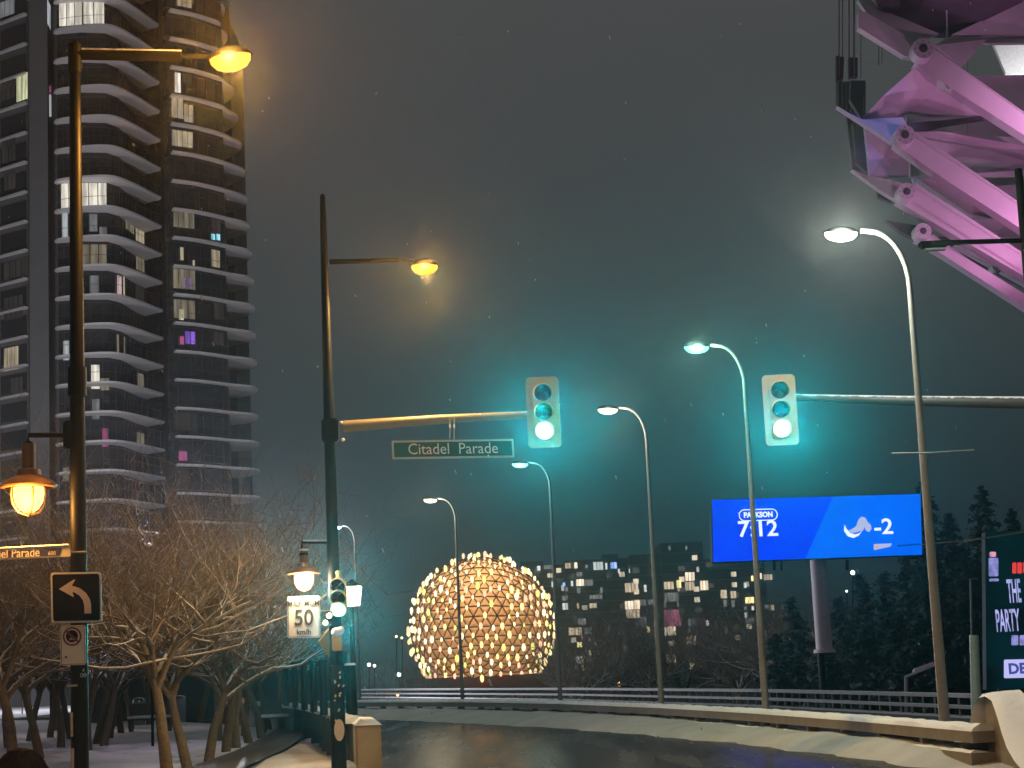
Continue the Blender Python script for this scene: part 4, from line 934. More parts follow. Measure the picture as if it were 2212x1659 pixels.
tl_ = t_.nodes.new('ShaderNodeBsdfTranslucent'); tl_.inputs[0].default_value = (.80, .62, .42, 1); mxs = t_.nodes.new('ShaderNodeMixShader'); mxs.inputs[0].default_value = .6; mo = [n for n in t_.nodes if n.type == 'OUTPUT_MATERIAL'][0]
t_.links.new(t_.nodes['Principled BSDF'].outputs[0], mxs.inputs[1]); t_.links.new(tl_.outputs[0], mxs.inputs[2]); t_.links.new(mxs.outputs[0], mo.inputs[0])
o = bpy.data.objects.new('shell_panels', me); C.objects.link(o); o.parent = dm; o.location = c0 - dm.location
b = MB()
for a, c_ in edges:
    if a.z > zc - 1 and c_.z > zc - 1 and (a.y < RD * .2): b.tube([c0 + a * 1.012, c0 + c_ * 1.012], .17, 4, cap=False)
b.build('lattice', mat('dome_lattice', (.08, .045, .025), .5, .3), dm)
EBU = [emat('bulb_gold', (1, .70, .27), 2.5), emat('bulb_cream', (1, .84, .48), 2.6), emat('bulb_rose', (1, .56, .34), 1.8), emat('bulb_lime', (.9, .92, .22), 1.7)]
vis = sorted([v for v in bmv if v.z > zc and v.y < RD * .32], key=lambda v: v.y)
rest = [MB() for _ in EBU]
vis = [v for v in vis if v.z < 1.5 or rnd.random() < .78]
for i, v in enumerate(vis):
    n_ = v.normalized(); k_ = rnd.choices([0, 1, 2, 3], [4, 4, 2, 1.4])[0]; p = c0 + v + n_ * .7 + Vector((rnd.uniform(-.4, .4), 0, rnd.uniform(-.5, .5)))
    r_ = rnd.uniform(.36, .68)
    if i < 100: b = MB(); b.ball(p, r_, 8, sz=(.8, .8, 1.55)); b.build('bulb', EBU[k_], dm, smooth=True)
    else: rest[0].ball(p, r_, 6, mi=k_, sz=(.8, .8, 1.55))
o = rest[0].build('far_bulbs', EBU, dm); o['kind'] = 'stuff'
for dz, pw in ((8.0, 15000), (-3, 900)):      # added amber fill lamps inside the shell, standing in for lighting from outside
    lamp('dome_interior_light', c0 + Vector((0, -3, dz)), pw, (1, .60, .27), dm, r=.5)
b = MB()
b.box(c0 + Vector((0, 2, zc - 1.6)), (RD * 2.1, 30, 3)); b.build('red_fascia', mat('red_fascia', (.22, .02, .02), .6), dm)
b = MB(); b.box(c0 + Vector((0, 3, zc - 4.6)), (RD * 2.0, 28, 3)); b.build('base_storey', mat('base_grey', (.06, .06, .06), .7, 0, .5, .3), dm)
for x0, x1, y0, y1, cc in [(968, 1010, 1465, 1480, 'q'), (1156, 1186, 1462, 1475, 'w'), (930, 955, 1466, 1478, 'd'), (1050, 1060, 1463, 1473, 'w'), (1063, 1073, 1462, 1470, 'c')]:
    pa = P(x0, y0, dD - 12.6); pb = P(x1, y1, dD - 12.6); b = MB(); b.add([(pa.x, pa.y, pb.z), (pb.x, pa.y, pb.z), (pb.x, pa.y, pa.z), (pa.x, pa.y, pa.z)], [(0, 1, 2, 3)]); b.build('lit_shopfront', tmat(cc), dm)

# ------------------------------------------------------------------ distant apartment blocks
LT = {'a': ((1, .82, .60), .9), 'e': ((1, .80, .55), .45), 'f': ((.9, .95, .9), .55), 'h': ((1, .85, .35), 1.0), 'i': ((.30, .45, 1), .9), 'j': ((.85, .25, .42), .30), 'l': ((.35, 1, .75), .7), 'o': ((1, .35, .12), 1.2), 's': ((.75, .75, .70), .16)}
def lmat(c_): col, s_ = LT[c_]; return emat('far_window_' + c_, col, s_ * 1.9, 'curtain', .9, .5)
BW = mat('far_facade', (.045, .052, .055), .8, 0, .3, .08, .05); BS = mat('far_slab_edge', (.12, .13, .13), .8)
def block(x0, x1, yt, d, lab, dep=22, fl=30, m_=None, roofs=()):
    t = thing('apartment_block', G((x0 + x1) / 2, d, GZ), lab, 'building', 'distant apartment blocks')
    xa, xb = P(x0, 1350, d).x, P(x1, 1350, d).x; z = P((x0 + x1) / 2, yt, d).z
    b = MB(); b.box(((xa + xb) / 2, d + dep / 2, (z + GZ) / 2), (xb - xa, dep, z - GZ)); b.build('wall', m_ or BW, t)
    b = MB(); h = 22.5 * d / F; k = 1
    while z - h * k > GZ + 1: b.box(((xa + xb) / 2, d - .35, z - h * k), (xb - xa + .6, .9, .28)); k += 1
    b.build('slab_edges', BS, t)
    rr = random.Random(int(x0)); nx = max(2, int((xb - xa) / 3.2)); b = MB(); b2 = MB()
    for q in range(1, k):
        for i in range(nx):
            if rr.random() < .10:
                wx = xa + (xb - xa) * (i + .2) / nx; b2.add([(wx, d - .06, z - h * q + .7), (wx + 1.5, d - .06, z - h * q + .7), (wx + 1.5, d - .06, z - h * q + 2.1), (wx, d - .06, z - h * q + 2.1)], [(0, 1, 2, 3)])
            elif rr.random() < .42:
                wx = xa + (xb - xa) * (i + .18) / nx; b.add([(wx, d - .05, z - h * q + .7), (wx + 2.0, d - .05, z - h * q + .7), (wx + 2.0, d - .05, z - h * q + 2.2), (wx, d - .05, z - h * q + 2.2)], [(0, 1, 2, 3)])
    o = b.build('dim_windows', emat('dim_window', (.80, .78, .66), .085, 'curtain', .35, .1), t); o['kind'] = 'stuff'
    o = b2.build('small_lit_windows', emat('small_lit_window', (1, .84, .60), .95, 'curtain', .35, .25), t); o['kind'] = 'stuff'
    for rx0, rx1, ry in roofs:
        ra, rb = P(rx0, 1350, d).x, P(rx1, 1350, d).x; rz = P(rx0, ry, d).z; b = MB(); b.box(((ra + rb) / 2, d + dep / 2, (z + rz) / 2), (rb - ra, dep * .6, rz - z)); b.build('penthouse', m_ or BW, t)
    return t
def lit(t, d, lst):
    for u_, v_, w_, h_, c_ in lst:
        x0, y0, x1, y1 = 1152 + .248 * u_, 1124.6 + .248 * v_, 1152 + .248 * (u_ + w_), 1124.6 + .248 * (v_ + h_)
        pa, pb = P(x0, y0, d - .9), P(x1, y1, d - .9); b = MB()
        n = max(1, round((x1 - x0) / 7)); wd = (pb.x - pa.x) / n
        for i in range(n): b.add([(pa.x + wd * (i + .07), d - .9, pb.z), (pa.x + wd * (i + .93), d - .9, pb.z), (pa.x + wd * (i + .93), d - .9, pa.z), (pa.x + wd * (i + .07), d - .9, pa.z)], [(0, 1, 2, 3)])
        b.build('lit_window', lmat(c_), t)
t = block(1085, 1226, 1222, 540, 'distant apartment block directly behind the right side of the dome', roofs=[(1130, 1180, 1212)])
lit(t, 540, [(30, 395, 35, 40, 'f'), (90, 390, 85, 30, 's'), (120, 460, 55, 35, 'e'), (155, 530, 30, 50, 'f'), (-60, 540, 30, 30, 'f'), (240, 560, 40, 50, 'f')])
t = block(1226, 1366, 1208, 520, 'distant apartment block with a row of lit top windows, right of the dome', roofs=[(1310, 1345, 1196)])
lit(t, 520, [(275, 370, 55, 45, 'e'), (355, 365, 32, 50, 'a'), (450, 385, 25, 30, 's'), (520, 362, 90, 65, 'f'), (625, 370, 22, 55, 'f'), (670, 365, 60, 50, 'i'), (735, 420, 22, 40, 'f'), (370, 450, 60, 35, 's'),
 (255, 540, 25, 30, 'i'), (325, 525, 25, 45, 'f'), (370, 512, 75, 55, 'a'), (445, 515, 75, 50, 's'), (275, 580, 30, 35, 's'), (375, 585, 40, 45, 's'), (250, 655, 55, 40, 's'), (485, 650, 120, 30, 's'), (250, 720, 55, 55, 'f'), (378, 720, 24, 45, 'e'), (485, 722, 70, 38, 'e'),
 (385, 855, 75, 50, 's'), (305, 935, 120, 60, 'e'), (445, 935, 65, 50, 's'), (412, 1003, 25, 40, 'j'), (378, 1060, 50, 42, 'h'), (475, 1130, 32, 40, 'h'), (365, 1185, 75, 60, 'f'), (455, 1180, 55, 50, 's'), (362, 1255, 30, 40, 'f'), (425, 1255, 20, 50, 'h'), (530, 1060, 24, 40, 's'), (580, 580, 28, 50, 's'), (650, 905, 14, 60, 's'), (480, 1020, 26, 30, 's')])
t = block(1366, 1436, 1197, 515, 'narrow distant block stepping up beside the darkest tall block')
lit(t, 515, [(830, 420, 14, 35, 'f'), (795, 545, 122, 75, 'e'), (960, 560, 30, 60, 'f'), (795, 702, 135, 68, 'a'), (805, 780, 125, 65, 'e'), (930, 840, 60, 90, 's'), (985, 925, 35, 48, 'h'), (1030, 930, 50, 60, 's'), (1018, 980, 16, 40, 'k' if 0 else 'j'), (805, 1100, 25, 65, 'l'), (840, 1105, 45, 50, 's'), (1040, 1175, 45, 65, 'e'), (760, 1255, 55, 65, 'l'), (1068, 1260, 20, 35, 'e'), (970, 1080, 60, 40, 's'), (1000, 690, 50, 40, 's'), (925, 690, 60, 50, 's')])
t = block(1436, 1528, 1171, 510, 'darkest tall distant block with a flat roof, left of the video billboard')
lit(t, 510, [(1172, 222, 28, 35, 's'), (1322, 222, 22, 30, 's'), (1320, 452, 88, 70, 'a'), (1420, 405, 26, 42, 'f'), (1135, 535, 92, 60, 'e'), (1245, 520, 45, 65, 'h'), (1320, 535, 88, 70, 'e'), (1450, 525, 78, 78, 'a'), (1255, 580, 20, 35, 'e'), (1140, 630, 130, 70, 's'), (1135, 780, 140, 70, 'j'), (1140, 850, 155, 65, 'j'), (1140, 925, 105, 70, 'a'), (1345, 855, 70, 60, 's'), (1500, 870, 30, 45, 'f'), (1345, 935, 30, 45, 's'), (1332, 1005, 88, 75, 'a'), (1148, 1165, 96, 70, 'a'), (1350, 1165, 70, 60, 's'), (1360, 1240, 65, 50, 'e'), (1235, 1260, 15, 45, 's'), (1135, 700, 25, 60, 's'), (1250, 700, 20, 50, 's')])
t = block(1528, 1660, 1205, 525, 'distant block partly hidden by the left end of the video billboard')
lit(t, 525, [(1630, 605, 60, 70, 'e'), (1715, 615, 55, 60, 'e'), (1650, 690, 40, 60, 's'), (1720, 695, 40, 60, 's'), (1660, 925, 35, 60, 's'), (1665, 1175, 20, 40, 's'), (1730, 1120, 10, 40, 'f'), (1480, 1260, 15, 40, 's'), (1895, 480, 25, 45, 'h'), (1968, 458, 26, 50, 'a'), (2005, 470, 80, 45, 'e'), (1830, 545, 32, 40, 'f'), (1842, 668, 84, 50, 'h'), (1835, 745, 30, 35, 's'), (1898, 745, 30, 35, 'f'), (1838, 800, 30, 45, 'f'), (1845, 850, 80, 40, 's')])
t = block(1655, 1700, 1300, 500, 'low distant block with a vertical light strip, left of the billboard post', dep=14)
lit(t, 500, [(2065, 735, 35, 45, 'e'), (2015, 735, 30, 30, 's'), (2125, 770, 26, 350, 's'), (2025, 1195, 72, 50, 'e'), (2020, 1250, 80, 60, 'e'), (2015, 950, 20, 80, 's')])
# lights of the shoreline: small lamps
SH = [(862, 1457, 6, 'f', 'bright white lamp at the left foot of the dome'), (797, 1436, 5, 'f', 'pale cluster lamp on the shoreline left of the dome'), (809, 1438, 4, 'f', 'second pale lamp of the pair left of the dome'), (1338, 1478, 6, 'o', 'orange lamp low between the apartment blocks and the railing'), (859, 1501, 4, 'o', 'small red orange marker lamp behind the parapet at the far bend'), (856, 1375, 3, 'h', 'tiny yellow green light left of the dome waist'), (868, 1378, 3, 'h', 'tiny yellow light touching the left of the dome waist'),
      (1842, 1237, 6, 'f', 'round pale lamp among the conifers right of the billboard post'), (1856, 1250, 4, 'f', 'lower small pale lamp among the conifers right of the billboard post'), (1829, 1277, 3, 'f', 'faint lamp low among the conifers'), (48, 1335, 5, 'f', 'round white lamp seen through the far left tree'), (21, 1393, 5, 'l', 'greenish white lamp seen low through the far left tree'), (1649, 1402, 3, 'e', 'small warm lamp behind the second curved street light'), (1991, 1185, 4, 'f', 'faint bracket lamp beside the largest curved street light'),
      (667, 1437, 4, 'f', 'white lamp glimpsed between the black balustrade posts'), (649, 1440, 3, 'f', 'small white lamp left between the black balustrade posts'), (686, 1440, 3, 'f', 'white lamp right between the black balustrade posts'), (641, 1428, 3, 'f', 'faint white lamp above the black balustrade posts'), (483, 1493, 4, 'i', 'small blue light under the trees'), (1345, 1465, 3, 'e', 'faint warm lamp beside the orange lamp')]
for x, y, r_, c_, lab in SH:
    d = 230 if x > 700 else (120 if c_ != 'i' else 75)
    if y > 1495: d = 150
    q = P(x, y, d); g_ = G(x, d, GZ if x > 700 else .0); t = thing('small_lamp', g_, lab, 'lamp', 'small far lamps')
    b = MB(); b.ball(q, r_ * d / F * .8, 10); b.build('globe', emat('spark_' + c_, LT[c_][0], 5), t, smooth=True)
    b = MB(); b.tube([g_, q - Vector((0, 0, r_ * d / F * .8))], .04 * d / 100, 5); b.build('post', BLACK, t)
# bare shore trees and dark low mass below the blocks
def conifer(x, yt, d, h_sp, lab, seed, yb=1500):
    r = random.Random(seed); g_ = G(x, d, GZ); z1 = P(x, yt, d).z; H = z1 - GZ; t = thing('conifer_tree', g_, lab, 'tree', 'dark conifers on the right')
    V, Fc = [], []; n = int(H * 11)
    b = MB(); b.tube([(g_.x, d, GZ), (g_.x, d, z1)], [H * .018, .03], 6); b.build('trunk', mat('conifer_bark', (.03, .022, .018), .9), t)
    for i in range(n):
        f = (i + r.random()) / n; z = GZ + H * (.10 + .9 * f); L_ = h_sp * (1 - f) ** .75 * r.uniform(.55, 1.15) + .25; a = r.uniform(0, 6.28)
        dr = Vector((math.cos(a), math.sin(a), 0)); p0 = Vector((g_.x, d, z)); k = 7
        for j in range(k):
            s_ = (j + .6) / k; c_ = p0 + dr * L_ * s_ + Vector((0, 0, -.25 * L_ * s_ ** 2 + .06 * L_ * s_ + r.uniform(-.1, .1)))
            w_ = L_ * .17 * (1.15 - s_) + .12
            for q in range(4):
                ax = Vector((r.gauss(0, 1), r.gauss(0, 1), r.gauss(0, .5))).normalized(); bx = ax.cross(Vector((r.gauss(0, 1), r.gauss(0, 1), r.gauss(0, 1)))).normalized()
                base = len(V); ctr = c_ + Vector((r.gauss(0, w_ * .5), r.gauss(0, w_ * .5), r.gauss(0, w_ * .3)))
                V.extend([tuple(ctr - ax * w_), tuple(ctr + bx * w_ * .35), tuple(ctr + ax * w_), tuple(ctr - bx * w_ * .35)]); Fc.append((base, base + 1, base + 2, base + 3))
    me = bpy.data.meshes.new('crown'); me.from_pydata(V, [], Fc); me.materials.append(mat('conifer_needles', (.028, .045, .038), .8, 0, .5, 1.5, 0)); o = bpy.data.objects.new('crown', me); C.objects.link(o); o.parent = t; o.location = -t.location
CF = [(2040, 1040, 120, 4.2, 'tallest dark conifer right behind the largest curved street light'), (2090, 1110, 125, 3.8, 'dark conifer just right of the tallest one'), (2165, 1050, 130, 5.0, 'broad dark conifer above the event board'), (2230, 1100, 126, 4.5, 'dark conifer at the right edge of the picture'),
      (1995, 1200, 128, 4.0, 'dark conifer behind the billboard right corner'), (1940, 1235, 132, 4.5, 'dark conifer under the right half of the billboard'), (1885, 1240, 138, 4.2, 'second dark conifer under the right half of the billboard'), (1835, 1290, 140, 4.0, 'shorter conifer right of the billboard post'), (1730, 1290, 150, 3.8, 'shorter conifer left of the billboard post'), (1690, 1370, 145, 4, 'low conifer beside the light strip block'), (2120, 1180, 110, 4.5, 'dark conifer behind the gantry frame'),
      (2030, 1260, 112, 4.2, 'lower dark conifer left of the gantry frame'), (1960, 1330, 118, 4.4, 'low conifer behind the purple lamp'), (1900, 1350, 120, 4.4, 'low conifer behind the flat angled lamp'), (1800, 1390, 125, 4.4, 'lowest conifer at the foot of the billboard post')]
for i, a in enumerate(CF): conifer(a[0], a[1], a[2], a[3], a[4], i + 60)
# dark bare shore trees in front of the blocks and dome base: share the street tree meshes
for x, d, pi_, sc_, lab in [(1262, 170, 0, 1.0, 'leafless shore tree right of the dome base'), (1335, 180, 1, 1.15, 'leafless shore tree before the lit apartment windows'), (1420, 175, 2, 1.1, 'leafless shore tree at the foot of the narrow block'), (1500, 178, 3, 1.1, 'leafless shore tree at the foot of the darkest block'), (1590, 172, 0, 1.1, 'leafless shore tree left of the second curved street light'), (850, 178, 1, .8, 'low leafless shore tree left of the dome base'), (1680, 165, 2, 1.2, 'leafless shore tree left of the billboard post foot')]:
    p = G(x, d, GZ); t = thing('shore_tree', p, lab, 'tree', 'leafless trees on the far shore'); t.scale = (sc_ * 2.1,) * 3; t.rotation_euler.z = x * .01
    for me_ in protos[pi_]:
        o = bpy.data.objects.new(me_.name, me_); C.objects.link(o); o.parent = t
# low dark pavilion behind the plaza with an orange lit doorway
t = thing('pavilion', G(480, 80, 0), 'low dark pavilion behind the plaza trees with orange lit doorways', 'building')
xa, xb = P(150, 1500, 80).x, P(700, 1500, 80).x; b = MB(); b.box(((xa + xb) / 2, 86, 1.3), (xb - xa, 10, 3.0)); b.build('wall', mat('pavilion_wall', (.05, .045, .045), .8, 0, .4, .6), t)
b = MB(); b.box(((xa + xb) / 2, 85.5, 2.95), (xb - xa + 1, 12, .3)); b.build('roof', mat('pavilion_roof', (.3, .3, .32), .8, snow=.5), t)
EOR = emat('doorway_orange', (1, .32, .06), .42, 'curtain', 1, .3)
for x0, x1 in ((472, 492), (518, 528)):
    pa, pb = P(x0, 1508, 80.9), P(x1, 1552, 80.9); b = MB(); b.box(((pa.x + pb.x) / 2, 80.95, (pa.z + pb.z) / 2), (pb.x - pa.x, .08, pa.z - pb.z)); b.build('lit_doorway', EOR, t)
# benches, bin and bollard on the plaza
for i, (x, d, w_, lab) in enumerate([(325, 62, 1.5, 'snow covered bench stack seen left of the yellow lit trunk'), (600, 55, 1.0, 'snowy bench behind the row of trunks near the balustrade')]):
    p = G(x, d, .05); t = thing('park_bench', p, lab, 'bench')
    for nm, c_, sz in (('seat', (0, 0, .45), (w_, .5, .06)), ('backrest', (0, .25, .78), (w_, .06, .4)), ('leg', (-w_ / 2 + .1, 0, .21), (.08, .45, .42)), ('leg', (w_ / 2 - .1, 0, .21), (.08, .45, .42))):
        b = MB(); b.box(p + Vector(c_), sz); b.build(nm, mat('bench_wood', (.06, .05, .04), .7, snow=.5), t)
    b = MB(); b.box(p + Vector((0, -.02, .52)), (w_, .46, .08)); b.build('snow_cap', SNOW, t, bevel=.03)
for x, d, lab in [(301, 74, 'grey cylindrical litter bin with a bluish glint left of the yellow lit trunk'), (389, 76, 'grey litter bin seen between the two yellow lit trunks')]:
    p = G(x, d, .05); t = thing('litter_bin', p, lab, 'litter bin')
    b = MB(); b.lathe([(.001, 0), (.24, 0), (.26, .9), (.24, .95)], p, 16); b.build('body', mat('bin_grey', (.22, .22, .26), .4, .4), t, smooth=True); b = MB(); b.lathe([(.27, .95), (.2, 1.06), (.001, 1.1)], p, 16); b.build('lid', mat('bin_lid', (.1, .1, .12), .4, .4, snow=.6), t, smooth=True)
# assumed plaza lamps, added for the lilac and pinkish light on the snow
for x, d, z, pw, col, lab in [(330, 48, 5.2, 620, (.86, .72, 1.0), 'slim plaza lamp with a lilac light behind the trees'), (110, 62, 5.0, 520, (1, .75, .8), 'slim plaza lamp with a pinkish light at the back left')]:
    p = G(x, d, .05); t = thing('plaza_lamp', p, lab, 'lamp'); b = MB(); b.tube([p, p + Vector((0, 0, z))], .04, 8); b.build('post', BLACK, t); b = MB(); b.ball(p + Vector((0, 0, z + .08)), .07, 10); b.build('globe', emat('lilac_globe', (.85, .7, 1), 1.5), t, smooth=True)
    lamp('plaza_light', p + Vector((0, 0, z + .3)), pw, col, t, r=.12)

# ------------------------------------------------------------------ stadium roof truss, lit magenta
st = thing('stadium_roof', G(2400, 85, GZ), 'white steel stadium roof truss lit magenta at the top right', 'stadium')
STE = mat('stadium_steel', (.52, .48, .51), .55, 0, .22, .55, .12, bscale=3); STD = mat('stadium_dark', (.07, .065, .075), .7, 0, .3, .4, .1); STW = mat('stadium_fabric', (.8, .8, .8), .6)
def up_(u_, v_, d): return P(1772 + .4135 * u_, .4135 * v_, d)
def sp(nm, pts, d, m_=STE, th=.5, bev=.03):
    """steel plate outlined at distance d (one value, or one per corner)"""
    ds = d if hasattr(d, '__len__') else [d] * len(pts)
    b = MB(); b.prism([up_(x, y, dd) for (x, y), dd in zip(pts, ds)], (0, th, 0)); return b.build(nm, m_, st)
def disc(u_, v_, d, r):
    c = up_(u_, v_, d); A = Matrix.Rotation(PI / 2, 3, 'X'); s_ = r * .4135 * d / F
    b = MB(); b.lathe([(.001, .28), (.36 * s_, .28), (.40 * s_, .36), (.95 * s_, .36), (s_, .25), (s_, -.5)], c, 28, A); o = b.build('pin_disc', STE, st, smooth=True)
    for k in range(8):
        an = k * PI / 4; q = c + Vector((math.cos(an) * .72 * s_, -.38, math.sin(an) * .72 * s_)); b = MB(); b.tube([q, q + Vector((0, .08, 0))], .055 * s_, 6); b.build('bolt', STD, o)
    b = MB(); b.lathe([(.001, .44), (.36 * s_, .42), (.42 * s_, .30)], c, 20, A); b.build('pin', STD, o, smooth=True)
D0 = 84.0
# diagonal struts with pins
sp('strut', [(600, 232), (735, 352), (1300, 750), (1300, 870), (1064, 706), (640, 432), (492, 330)], D0, th=.9); disc(530, 265, D0 - .5, 60)
sp('strut', [(500, 690), (800, 895), (1300, 1230), (1300, 1360), (1064, 1205), (640, 930), (388, 752)], D0, th=.9); disc(435, 715, D0 - .5, 56)
sp('strut', [(505, 962), (800, 1150), (1300, 1480), (1300, 1590), (1064, 1442), (720, 1240), (402, 1048)], D0 + 1, th=.9); disc(445, 1010, D0 + .5, 50)
sp('strut', [(590, 1225), (800, 1370), (1300, 1680), (1300, 1750), (1064, 1602), (640, 1330), (500, 1250)], D0 + 2, th=.8); disc(530, 1215, D0 + 1.6, 45)
sp('strut', [(700, 1280), (1064, 1480), (1300, 1640), (1300, 1580), (1064, 1440), (800, 1290)], D0 + 5, th=.6); disc(918, 1400, D0 + 4.4, 30)
# upper left arms leading to the pins
sp('arm_plate', [(200, 62), (235, 60), (500, 215), (480, 300), (440, 292), (200, 142)], D0 + .8, th=.6)
sp('arm_plate', [(270, 0), (300, 40), (620, 175), (540, 200), (450, 215), (240, 62), (196, 0)], D0 + 2.2, th=.4)
sp('arm_plate', [(88, 555), (150, 590), (215, 622), (430, 655), (400, 752), (380, 748), (190, 622)], D0 + .6, th=.5)
sp('arm_plate', [(165, 885), (250, 918), (430, 955), (402, 1048), (300, 985)], D0 + 1.4, th=.5)
sp('arm_plate', [(345, 1150), (430, 1165), (520, 1180), (480, 1240), (420, 1210)], D0 + 2.2, STD, th=.5)
# gussets and box girders, faces folded in depth so they take the light differently
sp('gusset_plate', [(505, 343), (655, 432), (445, 590), (430, 605), (215, 620), (330, 500)], [D0 + .4, D0 + 1.4, D0 + 3, D0 + 3, D0 + 1, D0 + .6], th=.4)
sp('gusset_plate', [(655, 432), (905, 598), (640, 606), (445, 592)], [D0 + 1.5, D0 + 3.4, D0 + 3.6, D0 + 3.2], th=.4)
sp('gusset_plate', [(215, 624), (430, 612), (455, 655), (455, 700), (380, 748)], [D0 + 1, D0 + 2, D0 + 2, D0 + 1.6, D0 + 1], th=.4)
sp('girder', [(455, 640), (640, 628), (905, 600), (910, 612), (640, 655), (500, 690)], [D0 + 2.2, D0 + 3, D0 + 4, D0 + 4, D0 + 2.8, D0 + 2], STD, th=.4)
sp('girder', [(490, 688), (620, 686), (1300, 740), (1300, 800), (800, 762), (520, 712)], [D0 + 1.3, D0 + 1.5, D0 + 6, D0 + 5, D0 + 3, D0 + 1.6], th=.5)
sp('girder_side', [(520, 712), (800, 762), (1300, 806), (1300, 905), (812, 905), (640, 800)], [D0 + 1.8, D0 + 3.2, D0 + 5.2, D0 + 8, D0 + 7, D0 + 3], th=.4)
sp('panel', [(232, 662), (380, 748), (465, 800), (462, 915), (258, 918)], [D0 + 2, D0 + 2.6, D0 + 3.6, D0 + 4.4, D0 + 2.6], th=.4)
sp('panel', [(470, 800), (640, 912), (640, 925), (470, 918)], [D0 + 3.8, D0 + 4, D0 + 5, D0 + 5], th=.4)
sp('box_beam', [(508, 935), (665, 926), (795, 1010), (795, 1130)], [D0 + 1.8, D0 + 2.4, D0 + 3.4, D0 + 2.2], th=.5)
sp('box_beam', [(800, 1020), (1000, 1140), (730, 1140), (795, 1135)], [D0 + 4, D0 + 6, D0 + 5, D0 + 4], th=.4)
sp('box_beam', [(730, 1150), (1010, 1142), (1064, 1180), (1300, 1330), (1300, 1400), (1064, 1240), (880, 1240)], [D0 + 3, D0 + 5, D0 + 5, D0 + 5, D0 + 3, D0 + 3, D0 + 3], th=.4)
sp('girder', [(915, 972), (1300, 940), (1300, 1180), (1064, 1060)], D0 + 6, th=.4)
sp('girder', [(800, 905), (1064, 890), (1300, 885), (1300, 912), (1064, 915), (820, 918)], D0 + 4.5, th=.4)
# top canopy underside and right hand plates
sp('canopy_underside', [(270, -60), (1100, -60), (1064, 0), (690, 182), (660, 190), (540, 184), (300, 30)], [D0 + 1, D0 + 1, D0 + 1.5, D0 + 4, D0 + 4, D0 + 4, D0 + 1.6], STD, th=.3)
sp('canopy_underside', [(655, -60), (660, -60), (668, 186), (660, 188)], [D0 + .8, D0 + .8, D0 + 3.6, D0 + 3.6], STE, th=.1, bev=0)
sp('roof_plate', [(690, 180), (1064, 0), (1300, -110), (1300, 190), (918, 180)], [D0 + 2.4, D0 + 4, D0 + 5, D0 + 5, D0 + 3.6], th=.4)
sp('roof_plate', [(600, 236), (660, 200), (870, 205), (735, 352)], [D0 + .8, D0 + 2, D0 + 3, D0 + 1], th=.4)
sp('roof_plate', [(660, 197), (920, 196), (1300, 190), (1300, 222), (880, 226)], [D0 + 3, D0 + 4, D0 + 5, D0 + 4.5, D0 + 3], th=.3)
sp('roof_panel', [(785, 396), (1300, 388), (1300, 745), (1064, 585)], [D0 + 5, D0 + 9, D0 + 8, D0 + 5], th=.3)
sp('light_wall', [(905, 228), (970, 385), (1300, 385), (1300, 228)], D0 + 12, STW, th=.3)
# broad cladding panels behind the struts
sp('cladding_panel', [(450, 610), (905, 605), (1300, 700), (1300, 1000), (800, 900), (460, 800)], [D0 + 9, D0 + 10, D0 + 11, D0 + 11, D0 + 9.5, D0 + 8.5], th=.3)
sp('cladding_panel', [(480, 925), (900, 905), (1300, 1000), (1300, 1500), (1064, 1420), (760, 1230), (500, 1000)], [D0 + 9] * 7, th=.3)
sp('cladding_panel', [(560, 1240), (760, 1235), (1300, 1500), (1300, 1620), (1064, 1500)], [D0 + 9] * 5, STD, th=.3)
# thin hangers and cables on the far left and in the openings
for u_, v0, v1, w_ in [(98, -40, 400, 9), (116, -40, 300, 7), (150, -40, 420, 9), (176, -40, 400, 12), (212, -40, 410, 5), (305, 200, 340, 7), (322, 215, 330, 5), (362, 240, 290, 4), (770, 310, 700, 4)]:
    a_, c_ = up_(u_, v0, D0 + 9), up_(u_, v1, D0 + 9); b = MB(); b.tube([a_, c_], w_ * .4135 * D0 / F * .5, 6); b.build('hanger', mat('hanger_grey', (.22, .19, .21), .5, .2), st)
sp('hanger_shroud', [(85, 290), (125, 300), (120, 410), (85, 420)], D0 + 9, STD, .4); sp('hanger_shroud', [(150, 300), (195, 300), (195, 400), (150, 400)], D0 + 9, STD, .4)
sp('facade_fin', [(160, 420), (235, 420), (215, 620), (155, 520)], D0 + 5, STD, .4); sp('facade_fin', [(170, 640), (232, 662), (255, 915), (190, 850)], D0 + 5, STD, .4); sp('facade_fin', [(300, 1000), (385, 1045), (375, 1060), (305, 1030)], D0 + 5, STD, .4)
sp('louvre_panel', [(85, 425), (238, 425), (236, 640), (150, 590), (85, 548)], D0 + 7, mat('louvre_grey', (.10, .10, .11), .7, 0, .3, .8, .2), .3); sp('louvre_panel', [(140, 612), (230, 664), (257, 912), (168, 880)], D0 + 7, MC['louvre_grey'], .3)
for k in range(7):
    u0 = 92 + k * 22; a_, c_ = up_(u0, 425, D0 + 6.9), up_(u0 + 2, 545 + k * 12, D0 + 6.9); b = MB(); b.tube([a_, c_], .05, 4); b.build('louvre_blade', MC['hanger_grey'], st)
for (ua, va), (ub, vb) in [((600, 262), (1300, 758)), ((500, 720), (1300, 1242)), ((505, 985), (1300, 1490))]:
    a_, c_ = up_(ua, va, D0 - .03), up_(ub, vb, D0 - .03); b = MB(); b.tube([a_, c_], .035, 4); b.build('flange_edge', STE, st)
